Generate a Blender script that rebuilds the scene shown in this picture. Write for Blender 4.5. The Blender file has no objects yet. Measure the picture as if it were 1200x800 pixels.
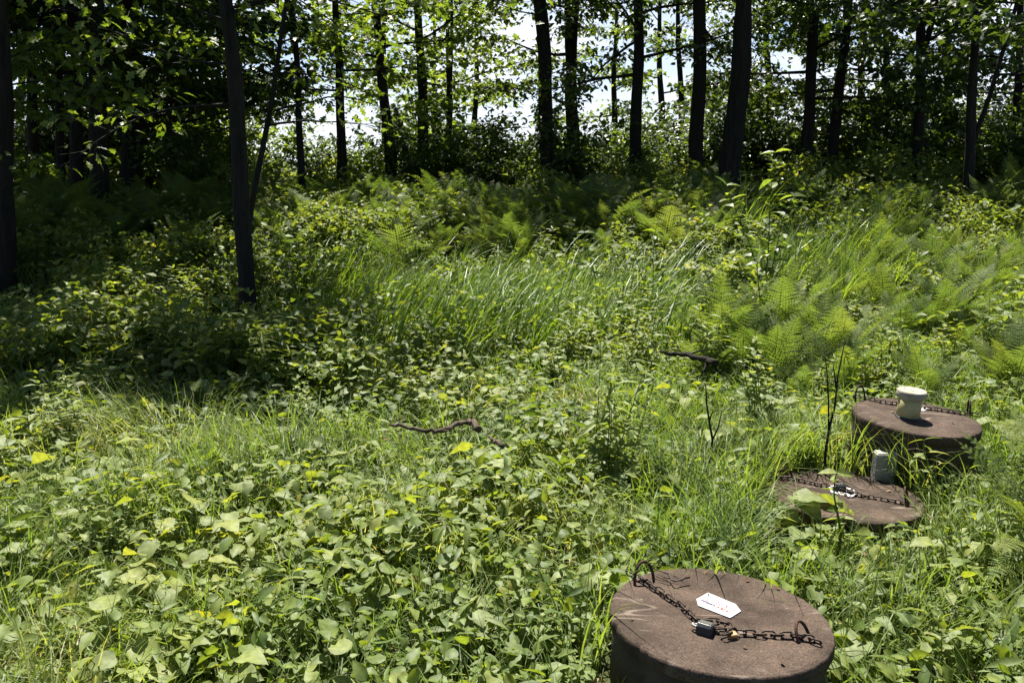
import bpy, bmesh, math, random
import numpy as np
from mathutils import Vector, Matrix, Euler

R = math.radians
rng = np.random.default_rng(11)
random.seed(11)
scene = bpy.context.scene
COL = scene.collection

# ------------------------------------------------------------------ camera
PITCH = 12.1
F = 1000.0                      # focal length in px of the 1200 px wide photograph
CAMZ = 1.6
cam_d = bpy.data.cameras.new('camera')
cam_d.sensor_width = 36.0
cam_d.lens = 30.0
cam_d.clip_end = 3000
cam = bpy.data.objects.new('camera', cam_d)
COL.objects.link(cam)
cam.location = (0, 0, CAMZ)
cam.rotation_euler = (R(90 - PITCH), 0, 0)
scene.camera = cam


def ray(px, py):
    v = Vector(((px - 600) / F, (400 - py) / F, -1.0))
    v.rotate(Euler((R(90 - PITCH), 0, 0)))
    return v


def at_y(px, py, y):
    r = ray(px, py)
    t = y / r.y
    return Vector((r.x * t, y, CAMZ + r.z * t))


def at_z(px, py, z):
    r = ray(px, py)
    t = (z - CAMZ) / r.z
    return Vector((r.x * t, r.y * t, z))


def project(x, y, z):
    c, s = math.cos(R(PITCH)), math.sin(R(PITCH))
    dz = z - CAMZ
    depth = y * c - dz * s
    up = y * s + dz * c
    return 600 + F * x / np.maximum(depth, 1e-3), 400 - F * up / np.maximum(depth, 1e-3), depth


# ------------------------------------------------------------------ tags
def tag(o, label=None, cat=None, group=None, kind=None):
    if label: o['label'] = label
    if cat: o['category'] = cat
    if group: o['group'] = group
    if kind: o['kind'] = kind
    return o


def empty(name, loc=(0, 0, 0), rot=(0, 0, 0)):
    o = bpy.data.objects.new(name, None)
    o.empty_display_size = 0.1
    o.location = loc
    o.rotation_euler = rot
    COL.objects.link(o)
    return o


def link(name, me, parent=None, loc=None, rot=None):
    o = bpy.data.objects.new(name, me)
    COL.objects.link(o)
    if parent is not None: o.parent = parent
    if loc is not None: o.location = loc
    if rot is not None: o.rotation_euler = rot
    return o


# ------------------------------------------------------------------ mesh building
def smooth(a, b, x):
    t = np.clip((x - a) / (b - a), 0, 1)
    return t * t * (3 - 2 * t)


class MB:
    """collects triangles with a per-vertex tint (0..1)"""
    def __init__(self):
        self.v, self.f, self.t, self.n = [], [], [], 0

    def add(self, v, f, t=0.5):
        v = np.asarray(v, float).reshape(-1, 3)
        f = np.asarray(f, np.int64).reshape(-1, 3)
        self.v.append(v)
        self.f.append(f + self.n)
        self.t.append(np.broadcast_to(np.asarray(t, float), (len(v),)).copy())
        self.n += len(v)

    def inst(self, tv, tf, pos, M, tint):
        """template (n,3), tris (m,3); pos (k,3); M (k,3,3) columns = axes; tint (k,)"""
        k, n = len(pos), len(tv)
        if k == 0: return
        V = np.einsum('kij,nj->kni', M, tv) + pos[:, None, :]
        Fc = tf[None, :, :] + (np.arange(k) * n)[:, None, None]
        tt = np.repeat(tint, n)
        if tv is HEART[0] or tv is OVATE[0]:
            rib = np.where(np.abs(tv[:, 0]) < 1e-6, .2, np.where(np.abs(tv[:, 0]) > .2, .03, -.05))
            tt = np.clip(tt + np.tile(rib, k), 0, 1)
        self.add(V.reshape(-1, 3), Fc.reshape(-1, 3), tt)

    def mesh(self, name, mat, smooth_shade=False):
        me = bpy.data.meshes.new(name)
        if self.n:
            v = np.concatenate(self.v).astype(np.float32)
            f = np.concatenate(self.f).astype(np.int32)
            t = np.concatenate(self.t).astype(np.float32)
            me.vertices.add(len(v)); me.vertices.foreach_set('co', v.ravel())
            me.loops.add(len(f) * 3); me.loops.foreach_set('vertex_index', f.ravel())
            me.polygons.add(len(f))
            me.polygons.foreach_set('loop_start', np.arange(0, len(f) * 3, 3, dtype=np.int32))
            me.polygons.foreach_set('use_smooth', np.full(len(f), smooth_shade))
            a = me.attributes.new('tint', 'FLOAT', 'POINT')
            a.data.foreach_set('value', t)
            me.update(calc_edges=True)
            me.validate()
        if mat is not None: me.materials.append(mat)
        return me


def frames(head, nrm, scale):
    """head (k,3) leaf direction (template +Y), nrm (k,3) approx normal (template +Z)"""
    h = head / np.maximum(np.linalg.norm(head, axis=1, keepdims=True), 1e-9)
    n = nrm - (nrm * h).sum(1, keepdims=True) * h
    n /= np.maximum(np.linalg.norm(n, axis=1, keepdims=True), 1e-9)
    x = np.cross(h, n)
    M = np.stack([x, h, n], axis=2)
    s = np.asarray(scale, float)
    if s.ndim == 1: s = np.repeat(s[:, None], 3, 1)
    return M * s[:, None, :]


def tube(mb, pts, rad, sides=6, tint=0.5, rough=0.0, cap=True):
    pts = np.asarray(pts, float); rad = np.broadcast_to(np.asarray(rad, float), (len(pts),))
    tan = np.gradient(pts, axis=0)
    tan /= np.maximum(np.linalg.norm(tan, axis=1, keepdims=True), 1e-9)
    ref = np.array([0.0, 1.0, 0.0]) if abs(tan[0][1]) < 0.9 else np.array([1.0, 0, 0])
    rows = []
    a = np.arange(sides) * 2 * math.pi / sides
    ridge = 1 + rough * rng.uniform(-1, 1, sides)
    for i in range(len(pts)):
        u = np.cross(ref, tan[i]); u /= max(np.linalg.norm(u), 1e-9)
        w = np.cross(tan[i], u); ref = w if False else ref
        ridge = 1 + (ridge - 1) * 0.8 + rough * 0.5 * rng.uniform(-1, 1, sides) if rough else ridge
        rows.append(pts[i] + rad[i] * (np.outer(np.cos(a) * ridge, u) + np.outer(np.sin(a) * ridge, w)))
    V = np.concatenate(rows)
    f = []
    for i in range(len(pts) - 1):
        for j in range(sides):
            p, q = i * sides + j, i * sides + (j + 1) % sides
            f += [(p, q, q + sides), (p, q + sides, p + sides)]
    if cap:
        V = np.concatenate([V, pts[:1], pts[-1:]])
        c0, c1 = len(V) - 2, len(V) - 1
        b = (len(pts) - 1) * sides
        for j in range(sides):
            f.append((c0, (j + 1) % sides, j)); f.append((c1, b + j, b + (j + 1) % sides))
    mb.add(V, f, tint)


# leaf templates: +Y length 1, +Z up
def grid_leaf(rows, widths, cols=(-1, 0, 1), fold=0.25, droop=0.25, wave=0.0):
    v, f = [], []
    n = len(rows); m = len(cols)
    for i, (t, w) in enumerate(zip(rows, widths)):
        for c in cols:
            z = fold * abs(c) * w - droop * t * t + wave * math.sin(t * 11 + c * 2.0) * abs(c) * w
            v.append((c * w, t, z))
    for i in range(n - 1):
        for j in range(m - 1):
            a = i * m + j
            f += [(a, a + 1, a + m + 1), (a, a + m + 1, a + m)]
    return np.array(v, float), np.array(f, int)


OVATE = grid_leaf((0, .12, .4, .72, 1), (.02, .2, .3, .18, .005), fold=.3, droop=.25)
LANCE = grid_leaf((0, .2, .5, .8, 1), (.015, .1, .13, .075, .003), fold=.35, droop=.35)
HEART = grid_leaf((-.13, -.02, .15, .34, .55, .76, .92, 1.03), (.26, .38, .46, .46, .37, .22, .09, .005),
                  cols=(-1, -.55, 0, .55, 1), fold=.16, droop=.28, wave=.13)


def fan_leaf(outline, droop=.2, fold=.2):
    v = [(0, .42, 0)] + [(x, y, 0) for x, y in outline]
    v = np.array(v, float)
    v[:, 2] = fold * np.abs(v[:, 0]) - droop * v[:, 1] ** 2
    n = len(outline)
    f = [(0, 1 + i, 1 + (i + 1) % n) for i in range(n)]
    return v, np.array(f, int)


_half = [(.03, 0), (.12, .1), (.34, .06), (.28, .2), (.5, .34), (.46, .44), (.28, .46), (.3, .62), (.14, .66), (.16, .8), (.0, 1.02)]
MAPLE = fan_leaf(_half + [(-x, y) for x, y in reversed(_half[:-1])])
_oh = [(.02, 0), (.08, .18), (.2, .2), (.12, .32), (.32, .44), (.3, .52), (.14, .55), (.28, .74), (.12, .8), (0, 1.0)]
OAK = fan_leaf(_oh + [(-x, y) for x, y in reversed(_oh[:-1])])
_lo = [(.02, 0), (.3, .3), (.22, .62), (0, 1.0)]
SIMPLE = fan_leaf(_lo + [(-x, y) for x, y in reversed(_lo[:-1])], droop=.25, fold=.25)


# ------------------------------------------------------------------ materials
def nt(name):
    m = bpy.data.materials.new(name)
    m.use_nodes = True
    m.node_tree.nodes.clear()
    return m, m.node_tree.nodes, m.node_tree.links


def leaf_mat(name, stops, trans=0.42, tcol=(1.0, 1.15, .35), rough=.45, spec=.35, tmul=1.75):
    """stops: list of (pos, rgb) over the per-leaf tint; leaf = glossy-coated diffuse + translucency"""
    m, N, L = nt(name)
    out = N.new('ShaderNodeOutputMaterial')
    at = N.new('ShaderNodeAttribute'); at.attribute_name = 'tint'
    cr = N.new('ShaderNodeValToRGB')
    el = cr.color_ramp.elements
    el[0].position, el[0].color = stops[0][0], (*stops[0][1], 1)
    el[1].position, el[1].color = stops[-1][0], (*stops[-1][1], 1)
    for p, c in stops[1:-1]:
        e = el.new(p); e.color = (*c, 1)
    oi = N.new('ShaderNodeObjectInfo')
    geo = N.new('ShaderNodeNewGeometry')
    no = N.new('ShaderNodeTexNoise'); no.inputs['Scale'].default_value = .9; no.inputs['Detail'].default_value = 3
    L.new(geo.outputs['Position'], no.inputs['Vector'])
    ma = N.new('ShaderNodeMath'); ma.operation = 'MULTIPLY_ADD'
    L.new(no.outputs['Fac'], ma.inputs[0]); ma.inputs[1].default_value = .7
    mb_ = N.new('ShaderNodeMath'); mb_.operation = 'ADD'
    L.new(at.outputs['Fac'], mb_.inputs[0])
    ma.inputs[2].default_value = -.35
    L.new(ma.outputs[0], mb_.inputs[1])
    mo = N.new('ShaderNodeMath'); mo.operation = 'MULTIPLY_ADD'
    L.new(oi.outputs['Random'], mo.inputs[0]); mo.inputs[1].default_value = .24
    sub = N.new('ShaderNodeMath'); sub.operation = 'SUBTRACT'; sub.use_clamp = True
    L.new(mb_.outputs[0], mo.inputs[2]); L.new(mo.outputs[0], sub.inputs[0]); sub.inputs[1].default_value = .12
    L.new(sub.outputs[0], cr.inputs['Fac'])
    # fine mottling of the blade itself
    n2 = N.new('ShaderNodeTexNoise'); n2.inputs['Scale'].default_value = 45; n2.inputs['Detail'].default_value = 3
    L.new(geo.outputs['Position'], n2.inputs['Vector'])
    mx = N.new('ShaderNodeMapRange'); mx.inputs['From Min'].default_value = .25; mx.inputs['From Max'].default_value = .75; mx.inputs['To Min'].default_value = .66; mx.inputs['To Max'].default_value = 1.32
    L.new(n2.outputs['Fac'], mx.inputs['Value'])
    mul = N.new('ShaderNodeMix'); mul.data_type = 'RGBA'; mul.blend_type = 'MULTIPLY'; mul.inputs['Factor'].default_value = 1
    L.new(cr.outputs['Color'], mul.inputs['A']); L.new(mx.outputs['Result'], mul.inputs['B'])
    p = N.new('ShaderNodeBsdfPrincipled')
    L.new(mul.outputs['Result'], p.inputs['Base Color'])
    p.inputs['Roughness'].default_value = rough
    p.inputs['Specular IOR Level'].default_value = spec
    tr = N.new('ShaderNodeBsdfTranslucent')
    tm = N.new('ShaderNodeMix'); tm.data_type = 'RGBA'; tm.blend_type = 'MULTIPLY'; tm.inputs['Factor'].default_value = 1
    L.new(mul.outputs['Result'], tm.inputs['A']); tm.inputs['B'].default_value = (tcol[0] * tmul, tcol[1] * tmul, tcol[2] * tmul, 1)
    tm.clamp_result = False
    L.new(tm.outputs['Result'], tr.inputs['Color'])
    mix = N.new('ShaderNodeMixShader'); mix.inputs['Fac'].default_value = trans
    L.new(p.outputs[0], mix.inputs[1]); L.new(tr.outputs[0], mix.inputs[2])
    L.new(mix.outputs[0], out.inputs['Surface'])
    return m


def rough_mat(name, c0, c1, scale=8, rough=.9, bump=.4, bscale=30, stretch=(1, 1, 1), metal=0.0, spec=.3, dist=.01):
    m, N, L = nt(name)
    out = N.new('ShaderNodeOutputMaterial')
    p = N.new('ShaderNodeBsdfPrincipled')
    tc = N.new('ShaderNodeTexCoord')
    mp = N.new('ShaderNodeMapping'); mp.inputs['Scale'].default_value = stretch
    L.new(tc.outputs['Object'], mp.inputs['Vector'])
    n1 = N.new('ShaderNodeTexNoise'); n1.inputs['Scale'].default_value = scale; n1.inputs['Detail'].default_value = 6
    n1.inputs['Roughness'].default_value = .65
    L.new(mp.outputs[0], n1.inputs['Vector'])
    cr = N.new('ShaderNodeValToRGB')
    cr.color_ramp.elements[0].position = .32; cr.color_ramp.elements[0].color = (*c0, 1)
    cr.color_ramp.elements[1].position = .68; cr.color_ramp.elements[1].color = (*c1, 1)
    L.new(n1.outputs['Fac'], cr.inputs['Fac'])
    L.new(cr.outputs['Color'], p.inputs['Base Color'])
    n2 = N.new('ShaderNodeTexNoise'); n2.inputs['Scale'].default_value = bscale; n2.inputs['Detail'].default_value = 5
    L.new(mp.outputs[0], n2.inputs['Vector'])
    b = N.new('ShaderNodeBump'); b.inputs['Strength'].default_value = bump; b.inputs['Distance'].default_value = dist
    L.new(n2.outputs['Fac'], b.inputs['Height']); L.new(b.outputs[0], p.inputs['Normal'])
    p.inputs['Roughness'].default_value = rough
    p.inputs['Metallic'].default_value = metal
    p.inputs['Specular IOR Level'].default_value = spec
    L.new(p.outputs[0], out.inputs['Surface'])
    return m


def concrete_mat(name):
    """weathered brown concrete: mottling, pale scratches, lichen flecks, dark damp stains"""
    m, N, L = nt(name)
    out = N.new('ShaderNodeOutputMaterial'); p = N.new('ShaderNodeBsdfPrincipled')
    tc = N.new('ShaderNodeTexCoord')
    oi = N.new('ShaderNodeObjectInfo')
    off = N.new('ShaderNodeVectorMath'); off.operation = 'MULTIPLY_ADD'
    off.inputs[1].default_value = (9, 7, 5)
    L.new(oi.outputs['Random'], off.inputs[0]); L.new(tc.outputs['Object'], off.inputs[2])
    def noise(s, d=6, r=.6, vec=None):
        n = N.new('ShaderNodeTexNoise'); n.inputs['Scale'].default_value = s; n.inputs['Detail'].default_value = d
        n.inputs['Roughness'].default_value = r
        L.new(vec or off.outputs[0], n.inputs['Vector']); return n
    def ramp(src, a, ca, b, cb):
        c = N.new('ShaderNodeValToRGB'); e = c.color_ramp.elements
        e[0].position, e[0].color = a, (*ca, 1); e[1].position, e[1].color = b, (*cb, 1)
        L.new(src, c.inputs['Fac']); return c
    def mix(A, B, fac, mode='MIX'):
        x = N.new('ShaderNodeMix'); x.data_type = 'RGBA'; x.blend_type = mode
        L.new(A, x.inputs['A']); L.new(B, x.inputs['B'])
        if isinstance(fac, float): x.inputs['Factor'].default_value = fac
        else: L.new(fac, x.inputs['Factor'])
        return x.outputs['Result']
    base = ramp(noise(7).outputs['Fac'], .3, (.033, .0235, .0175), .74, (.1, .071, .053))
    grain = ramp(noise(170, 4, .75).outputs['Fac'], .34, (.45, .45, .45), .66, (1.5, 1.5, 1.5))
    c = mix(base.outputs['Color'], grain.outputs['Color'], 1.0, 'MULTIPLY')
    stain = ramp(noise(2.6, 5, .7).outputs['Fac'], .46, (0, 0, 0), .62, (1, 1, 1))
    dk = N.new('ShaderNodeRGB'); dk.outputs[0].default_value = (.034, .026, .019, 1)
    sf = N.new('ShaderNodeMath'); sf.operation = 'MULTIPLY'; L.new(stain.outputs['Color'], sf.inputs[0]); sf.inputs[1].default_value = .75
    c = mix(c, dk.outputs[0], sf.outputs[0])
    # pale arc scratches: thin bands of a distorted wave
    mp = N.new('ShaderNodeMapping'); mp.inputs['Rotation'].default_value = (0, 0, .5); mp.inputs['Scale'].default_value = (1.1, 5.5, 1)
    L.new(off.outputs[0], mp.inputs['Vector'])
    wn = noise(1.4, 2, .5, mp.outputs[0])
    ab = N.new('ShaderNodeMath'); ab.operation = 'SUBTRACT'; L.new(wn.outputs['Fac'], ab.inputs[0]); ab.inputs[1].default_value = .5
    aa = N.new('ShaderNodeMath'); aa.operation = 'ABSOLUTE'; L.new(ab.outputs[0], aa.inputs[0])
    sc = ramp(aa.outputs[0], .004, (1, 1, 1), .014, (0, 0, 0))
    brk = ramp(noise(5, 3).outputs['Fac'], .5, (0, 0, 0), .6, (1, 1, 1))
    sm = N.new('ShaderNodeMath'); sm.operation = 'MULTIPLY'; L.new(sc.outputs['Color'], sm.inputs[0]); L.new(brk.outputs['Color'], sm.inputs[1])
    s2 = N.new('ShaderNodeMath'); s2.operation = 'MULTIPLY'; L.new(sm.outputs[0], s2.inputs[0]); s2.inputs[1].default_value = .55
    pale = N.new('ShaderNodeRGB'); pale.outputs[0].default_value = (.22, .175, .14, 1)
    c = mix(c, pale.outputs[0], s2.outputs[0])
    lich = ramp(noise(38, 4, .7).outputs['Fac'], .68, (0, 0, 0), .73, (1, 1, 1))
    lc = N.new('ShaderNodeRGB'); lc.outputs[0].default_value = (.2, .18, .13, 1)
    lf = N.new('ShaderNodeMath'); lf.operation = 'MULTIPLY'; L.new(lich.outputs['Color'], lf.inputs[0]); lf.inputs[1].default_value = .55
    c = mix(c, lc.outputs[0], lf.outputs[0])
    L.new(c, p.inputs['Base Color'])
    p.inputs['Roughness'].default_value = .93; p.inputs['Specular IOR Level'].default_value = .15
    b1 = N.new('ShaderNodeBump'); b1.inputs['Strength'].default_value = .5; b1.inputs['Distance'].default_value = .004
    L.new(noise(90, 5).outputs['Fac'], b1.inputs['Height'])
    b2 = N.new('ShaderNodeBump'); b2.inputs['Strength'].default_value = .5; b2.inputs['Distance'].default_value = .02
    L.new(noise(11, 6, .7).outputs['Fac'], b2.inputs['Height']); L.new(b1.outputs[0], b2.inputs['Normal'])
    L.new(b2.outputs[0], p.inputs['Normal'])
    L.new(p.outputs[0], out.inputs['Surface'])
    return m


T_Y = (1.2, 1.12, .3)
M_COVER = leaf_mat('broad leaf', [(0, (.085, .125, .034)), (.5, (.165, .2, .075)), (.85, (.2, .235, .065)), (1, (.215, .24, .065))], trans=.36, tcol=T_Y, rough=.58, spec=.27)
M_HERB = leaf_mat('herb leaf', [(0, (.062, .105, .022)), (.5, (.132, .178, .042)), (.85, (.185, .22, .05)), (1, (.23, .22, .05))], trans=.42, tcol=T_Y, rough=.55, spec=.35)
M_GRASS = leaf_mat('grass blade', [(0, (.065, .115, .022)), (.5, (.13, .18, .042)), (.82, (.175, .21, .06)), (1, (.38, .32, .17))], trans=.42, tcol=(1.08, 1.12, .4), rough=.5, spec=.35)
M_REED = leaf_mat('tall grass blade', [(0, (.07, .13, .018)), (.6, (.11, .18, .025)), (1, (.17, .23, .04))], trans=.48, tcol=T_Y, rough=.45, spec=.4)
M_FERN = leaf_mat('fern frond', [(0, (.05, .085, .02)), (.6, (.095, .135, .034)), (1, (.15, .175, .045))], trans=.42, tcol=(1.05, 1.08, .45), rough=.6, spec=.2, tmul=1.65)
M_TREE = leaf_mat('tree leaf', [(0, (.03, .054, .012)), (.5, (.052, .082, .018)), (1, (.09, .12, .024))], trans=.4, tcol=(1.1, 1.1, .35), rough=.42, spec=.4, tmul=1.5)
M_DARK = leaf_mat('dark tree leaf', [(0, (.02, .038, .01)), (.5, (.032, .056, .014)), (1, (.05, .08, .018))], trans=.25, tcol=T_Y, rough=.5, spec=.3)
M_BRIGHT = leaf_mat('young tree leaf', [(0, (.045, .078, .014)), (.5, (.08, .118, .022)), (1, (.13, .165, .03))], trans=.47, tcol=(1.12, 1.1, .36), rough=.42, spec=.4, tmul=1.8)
M_LIT = leaf_mat('sunlit-toned tree leaf', [(0, (.06, .1, .02)), (.5, (.1, .14, .03)), (1, (.15, .18, .04))], trans=.5, tcol=(1.1, 1.1, .4), rough=.45, spec=.4, tmul=2.0)  # leaf colour and translucency raised to imitate sunlit foliage
M_DEAD = leaf_mat('dry leaf litter', [(0, (.05, .032, .018)), (.5, (.12, .078, .04)), (1, (.25, .18, .1))], trans=.15, tcol=(1, .8, .5), rough=.8, spec=.2)
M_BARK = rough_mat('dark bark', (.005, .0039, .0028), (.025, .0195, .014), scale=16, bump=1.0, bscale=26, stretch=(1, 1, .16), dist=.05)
M_TWIG = rough_mat('grey dead wood', (.06, .045, .035), (.17, .135, .105), scale=14, bump=.6, bscale=50, stretch=(1, 1, 1))
M_DEADWOOD = rough_mat('brown dead wood', (.025, .017, .011), (.11, .08, .058), scale=18, bump=.9, bscale=60)
M_CONC = concrete_mat('weathered brown concrete')
M_RISER = rough_mat('shade-darkened concrete', (.026, .02, .016), (.07, .054, .042), scale=9, bump=.6, bscale=70)  # colour lowered to imitate the shade on the riser's side below the lid
M_RUST = rough_mat('rusted iron', (.02, .011, .008), (.075, .036, .022), scale=60, rough=.75, bump=.4, bscale=150, metal=.3)
M_CHAIN = rough_mat('dark steel chain', (.018, .014, .012), (.06, .045, .036), scale=60, rough=.5, bump=.3, bscale=150, metal=.7)
M_STEEL = rough_mat('worn steel padlock', (.12, .12, .115), (.3, .29, .27), scale=40, rough=.4, bump=.15, bscale=120, metal=.85)
M_LOCKBLK = rough_mat('black padlock bumper', (.012, .012, .013), (.03, .03, .03), scale=30, rough=.5, bump=.1)
M_BRASS = rough_mat('tarnished brass', (.3, .2, .09), (.5, .36, .2), scale=40, rough=.4, bump=.15, metal=.8)
M_SIGN = rough_mat('white sign plate', (.42, .41, .41), (.5, .49, .49), scale=20, rough=.5, bump=.05)
M_INKV = rough_mat('faded violet print', (.05, .03, .08), (.1, .07, .14), scale=80, rough=.6, bump=.0)
M_INKR = rough_mat('faded red print', (.22, .03, .025), (.3, .06, .04), scale=80, rough=.6, bump=.0)
M_PVC = rough_mat('weathered cream pipe', (.27, .235, .09), (.4, .36, .18), scale=12, rough=.5, bump=.15, bscale=40)
M_CAP = rough_mat('pale pipe cap', (.2, .175, .13), (.36, .32, .26), scale=25, rough=.6, bump=.2, bscale=60)
M_BLOCK = rough_mat('grey concrete block', (.2, .2, .17), (.34, .33, .29), scale=16, bump=.4, bscale=60)


def ground_mat():
    m, N, L = nt('forest soil')
    out = N.new('ShaderNodeOutputMaterial'); p = N.new('ShaderNodeBsdfPrincipled')
    geo = N.new('ShaderNodeNewGeometry')
    n1 = N.new('ShaderNodeTexNoise'); n1.inputs['Scale'].default_value = 1.3; n1.inputs['Detail'].default_value = 8
    n1.inputs['Roughness'].default_value = .7
    L.new(geo.outputs['Position'], n1.inputs['Vector'])
    cr = N.new('ShaderNodeValToRGB'); e = cr.color_ramp.elements
    e[0].position, e[0].color = .35, (.028, .026, .014, 1)
    e[1].position, e[1].color = .7, (.075, .075, .03, 1)
    e2 = e.new(.52); e2.color = (.045, .055, .02, 1)
    L.new(n1.outputs['Fac'], cr.inputs['Fac'])
    n2 = N.new('ShaderNodeTexNoise'); n2.inputs['Scale'].default_value = 40; n2.inputs['Detail'].default_value = 4
    L.new(geo.outputs['Position'], n2.inputs['Vector'])
    b = N.new('ShaderNodeBump'); b.inputs['Strength'].default_value = 1; b.inputs['Distance'].default_value = .03
    L.new(n2.outputs['Fac'], b.inputs['Height']); L.new(b.outputs[0], p.inputs['Normal'])
    L.new(cr.outputs['Color'], p.inputs['Base Color'])
    p.inputs['Roughness'].default_value = 1; p.inputs['Specular IOR Level'].default_value = .1
    L.new(p.outputs[0], out.inputs['Surface'])
    return m


# ------------------------------------------------------------------ ground
def gz(x, y):
    x = np.asarray(x, float); y = np.asarray(y, float)
    z = .64 * smooth(8.6, 13.8, y) + .2 * smooth(1.2, 3.8, x) * smooth(6.3, 9.5, y) * smooth(24, 16, y) - 5.5 * smooth(25, 75, y)
    z = z + .025 * np.sin(x * 2.1 + y * 1.3) + .02 * np.sin(x * 4.7 - y * 3.1 + 1) + .012 * np.sin(y * 7.3 + x * 5.9)
    z = z - .05 * smooth(0, 1.5, 1.5 - np.abs(y - 1.0))
    # a low rise far off to the right, with open fields on it
    z = z + 13 * np.exp(-(((x - 120) / 75) ** 2 + ((y - 230) / 80) ** 2)) + 7 * np.exp(-(((x + 160) / 90) ** 2 + ((y - 330) / 90) ** 2))
    return z


def build_ground():
    xs = np.concatenate([-np.geomspace(16, 1500, 34)[::-1], np.linspace(-15.8, 15.8, 160), np.geomspace(16, 1500, 34)])
    ys = np.concatenate([-np.geomspace(3, 1500, 24)[::-1], np.linspace(-2.8, 26, 150), np.geomspace(26.4, 1800, 50)])
    X, Y = np.meshgrid(xs, ys)
    Z = gz(X, Y)
    v = np.stack([X, Y, Z], 2).reshape(-1, 3)
    nx, ny = len(xs), len(ys)
    i, j = np.meshgrid(np.arange(nx - 1), np.arange(ny - 1))
    a = (j * nx + i).ravel()
    f = np.concatenate([np.stack([a, a + 1, a + nx + 1], 1), np.stack([a, a + nx + 1, a + nx], 1)])
    mb = MB(); mb.add(v, f)
    o = link('ground', mb.mesh('ground', ground_mat(), True))
    tag(o, 'forest clearing ground, dark soil under the plants', 'ground', kind='structure')


build_ground()

# ------------------------------------------------------------------ well covers
COVERS = []   # (x, y, radius, top z) for keeping plants out


def lathe(name, prof, mat, parent=None, seg=64, jitter=0.0, loc=None):
    bm = bmesh.new()
    rings = []
    ph = random.uniform(0, 6)
    jit = [1 + jitter * (.5 * random.uniform(-1, 1) + .6 * math.sin(3 * 6.283 * k / seg + ph)) - (jitter * 2.2 if random.random() < .05 else 0) for k in range(seg)]
    for (r, z) in prof:
        if r < 1e-6:
            rings.append([bm.verts.new((0, 0, z))]); continue
        rings.append([bm.verts.new((r * jit[k] * math.cos(2 * math.pi * k / seg), r * jit[k] * math.sin(2 * math.pi * k / seg),
                                    z + jitter * .35 * random.uniform(-1, 1) * r)) for k in range(seg)])
    for a, b in zip(rings[:-1], rings[1:]):
        if len(a) == 1 and len(b) == 1: continue
        for k in range(seg):
            k2 = (k + 1) % seg
            if len(a) == 1: bm.faces.new((a[0], b[k], b[k2]))
            elif len(b) == 1: bm.faces.new((a[k], b[0], a[k2]))
            else: bm.faces.new((a[k], b[k], b[k2], a[k2]))
    bmesh.ops.recalc_face_normals(bm, faces=bm.faces)
    me = bpy.data.meshes.new(name); bm.to_mesh(me); bm.free()
    me.materials.append(mat)
    for p in me.polygons: p.use_smooth = len(p.vertices) == 4 and abs(p.normal.z) < .5
    return link(name, me, parent, loc)


def tube_obj(name, pts, r, mat, parent=None, sides=8):
    mb = MB(); tube(mb, pts, r, sides)
    return link(name, mb.mesh(name, mat, True), parent)


def well_cover(px, py, z, rad, tilt, label, thick=.05):
    c = at_z(px, py, z)
    g = float(gz(c.x, c.y))
    root = empty('well_cover', (c.x, c.y, g), (R(tilt[0]), R(tilt[1]), 0))
    tag(root, label, 'well cover')
    h = z - g
    lathe('lid', [(0, h - thick), (rad * .97, h - thick), (rad, h - thick + .008), (rad, h - .012), (rad - .004, h - .004), (rad - .014, h),
                  (rad * .8, h + .001), (rad * .5, h + .002), (rad * .2, h + .002), (0, h + .002)], M_CONC, root, 128, .009)
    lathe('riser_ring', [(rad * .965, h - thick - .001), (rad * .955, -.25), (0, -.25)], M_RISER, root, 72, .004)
    bpy.context.view_layer.update()
    COVERS.append((c.x, c.y, rad, z))
    return root, h


def on_cover(root, h, px, py):
    """local (u, v) on the cover's top under pixel px, py"""
    M = root.matrix_world.inverted()
    o = M @ Vector((0, 0, CAMZ)); d = (M.to_3x3() @ ray(px, py))
    t = (h - o.z) / d.z
    return o + d * t


def hoop(root, h, p, ang, w=.075, hh=.085, lean=.25, r=.0048):
    pts = []
    for k in range(15):
        a = math.pi * k / 14
        u = -math.cos(a) * w / 2
        zz = (math.sin(a) ** .8) * hh - .01
        pts.append((p.x + u * math.cos(ang) + lean * zz * -math.sin(ang), p.y + u * math.sin(ang) + lean * zz * math.cos(ang), h + zz))
    return tube_obj('lifting_hoop', pts, r, M_RUST, root, 8)


def make_link_mesh():
    mb = MB()
    L_, W_, r = .0185, .0098, .0031
    pts = []
    for k in range(9):
        a = -math.pi / 2 + math.pi * k / 8
        pts.append((L_ - W_ + W_ * math.cos(a), W_ * math.sin(a), 0))
    for k in range(9):
        a = math.pi / 2 + math.pi * k / 8
        pts.append((-(L_ - W_) + W_ * math.cos(a), W_ * math.sin(a), 0))
    pts.append(pts[0])
    tube(mb, pts, r, 7, cap=False)
    return mb.mesh('link', M_CHAIN, True)


LINK = None


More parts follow.
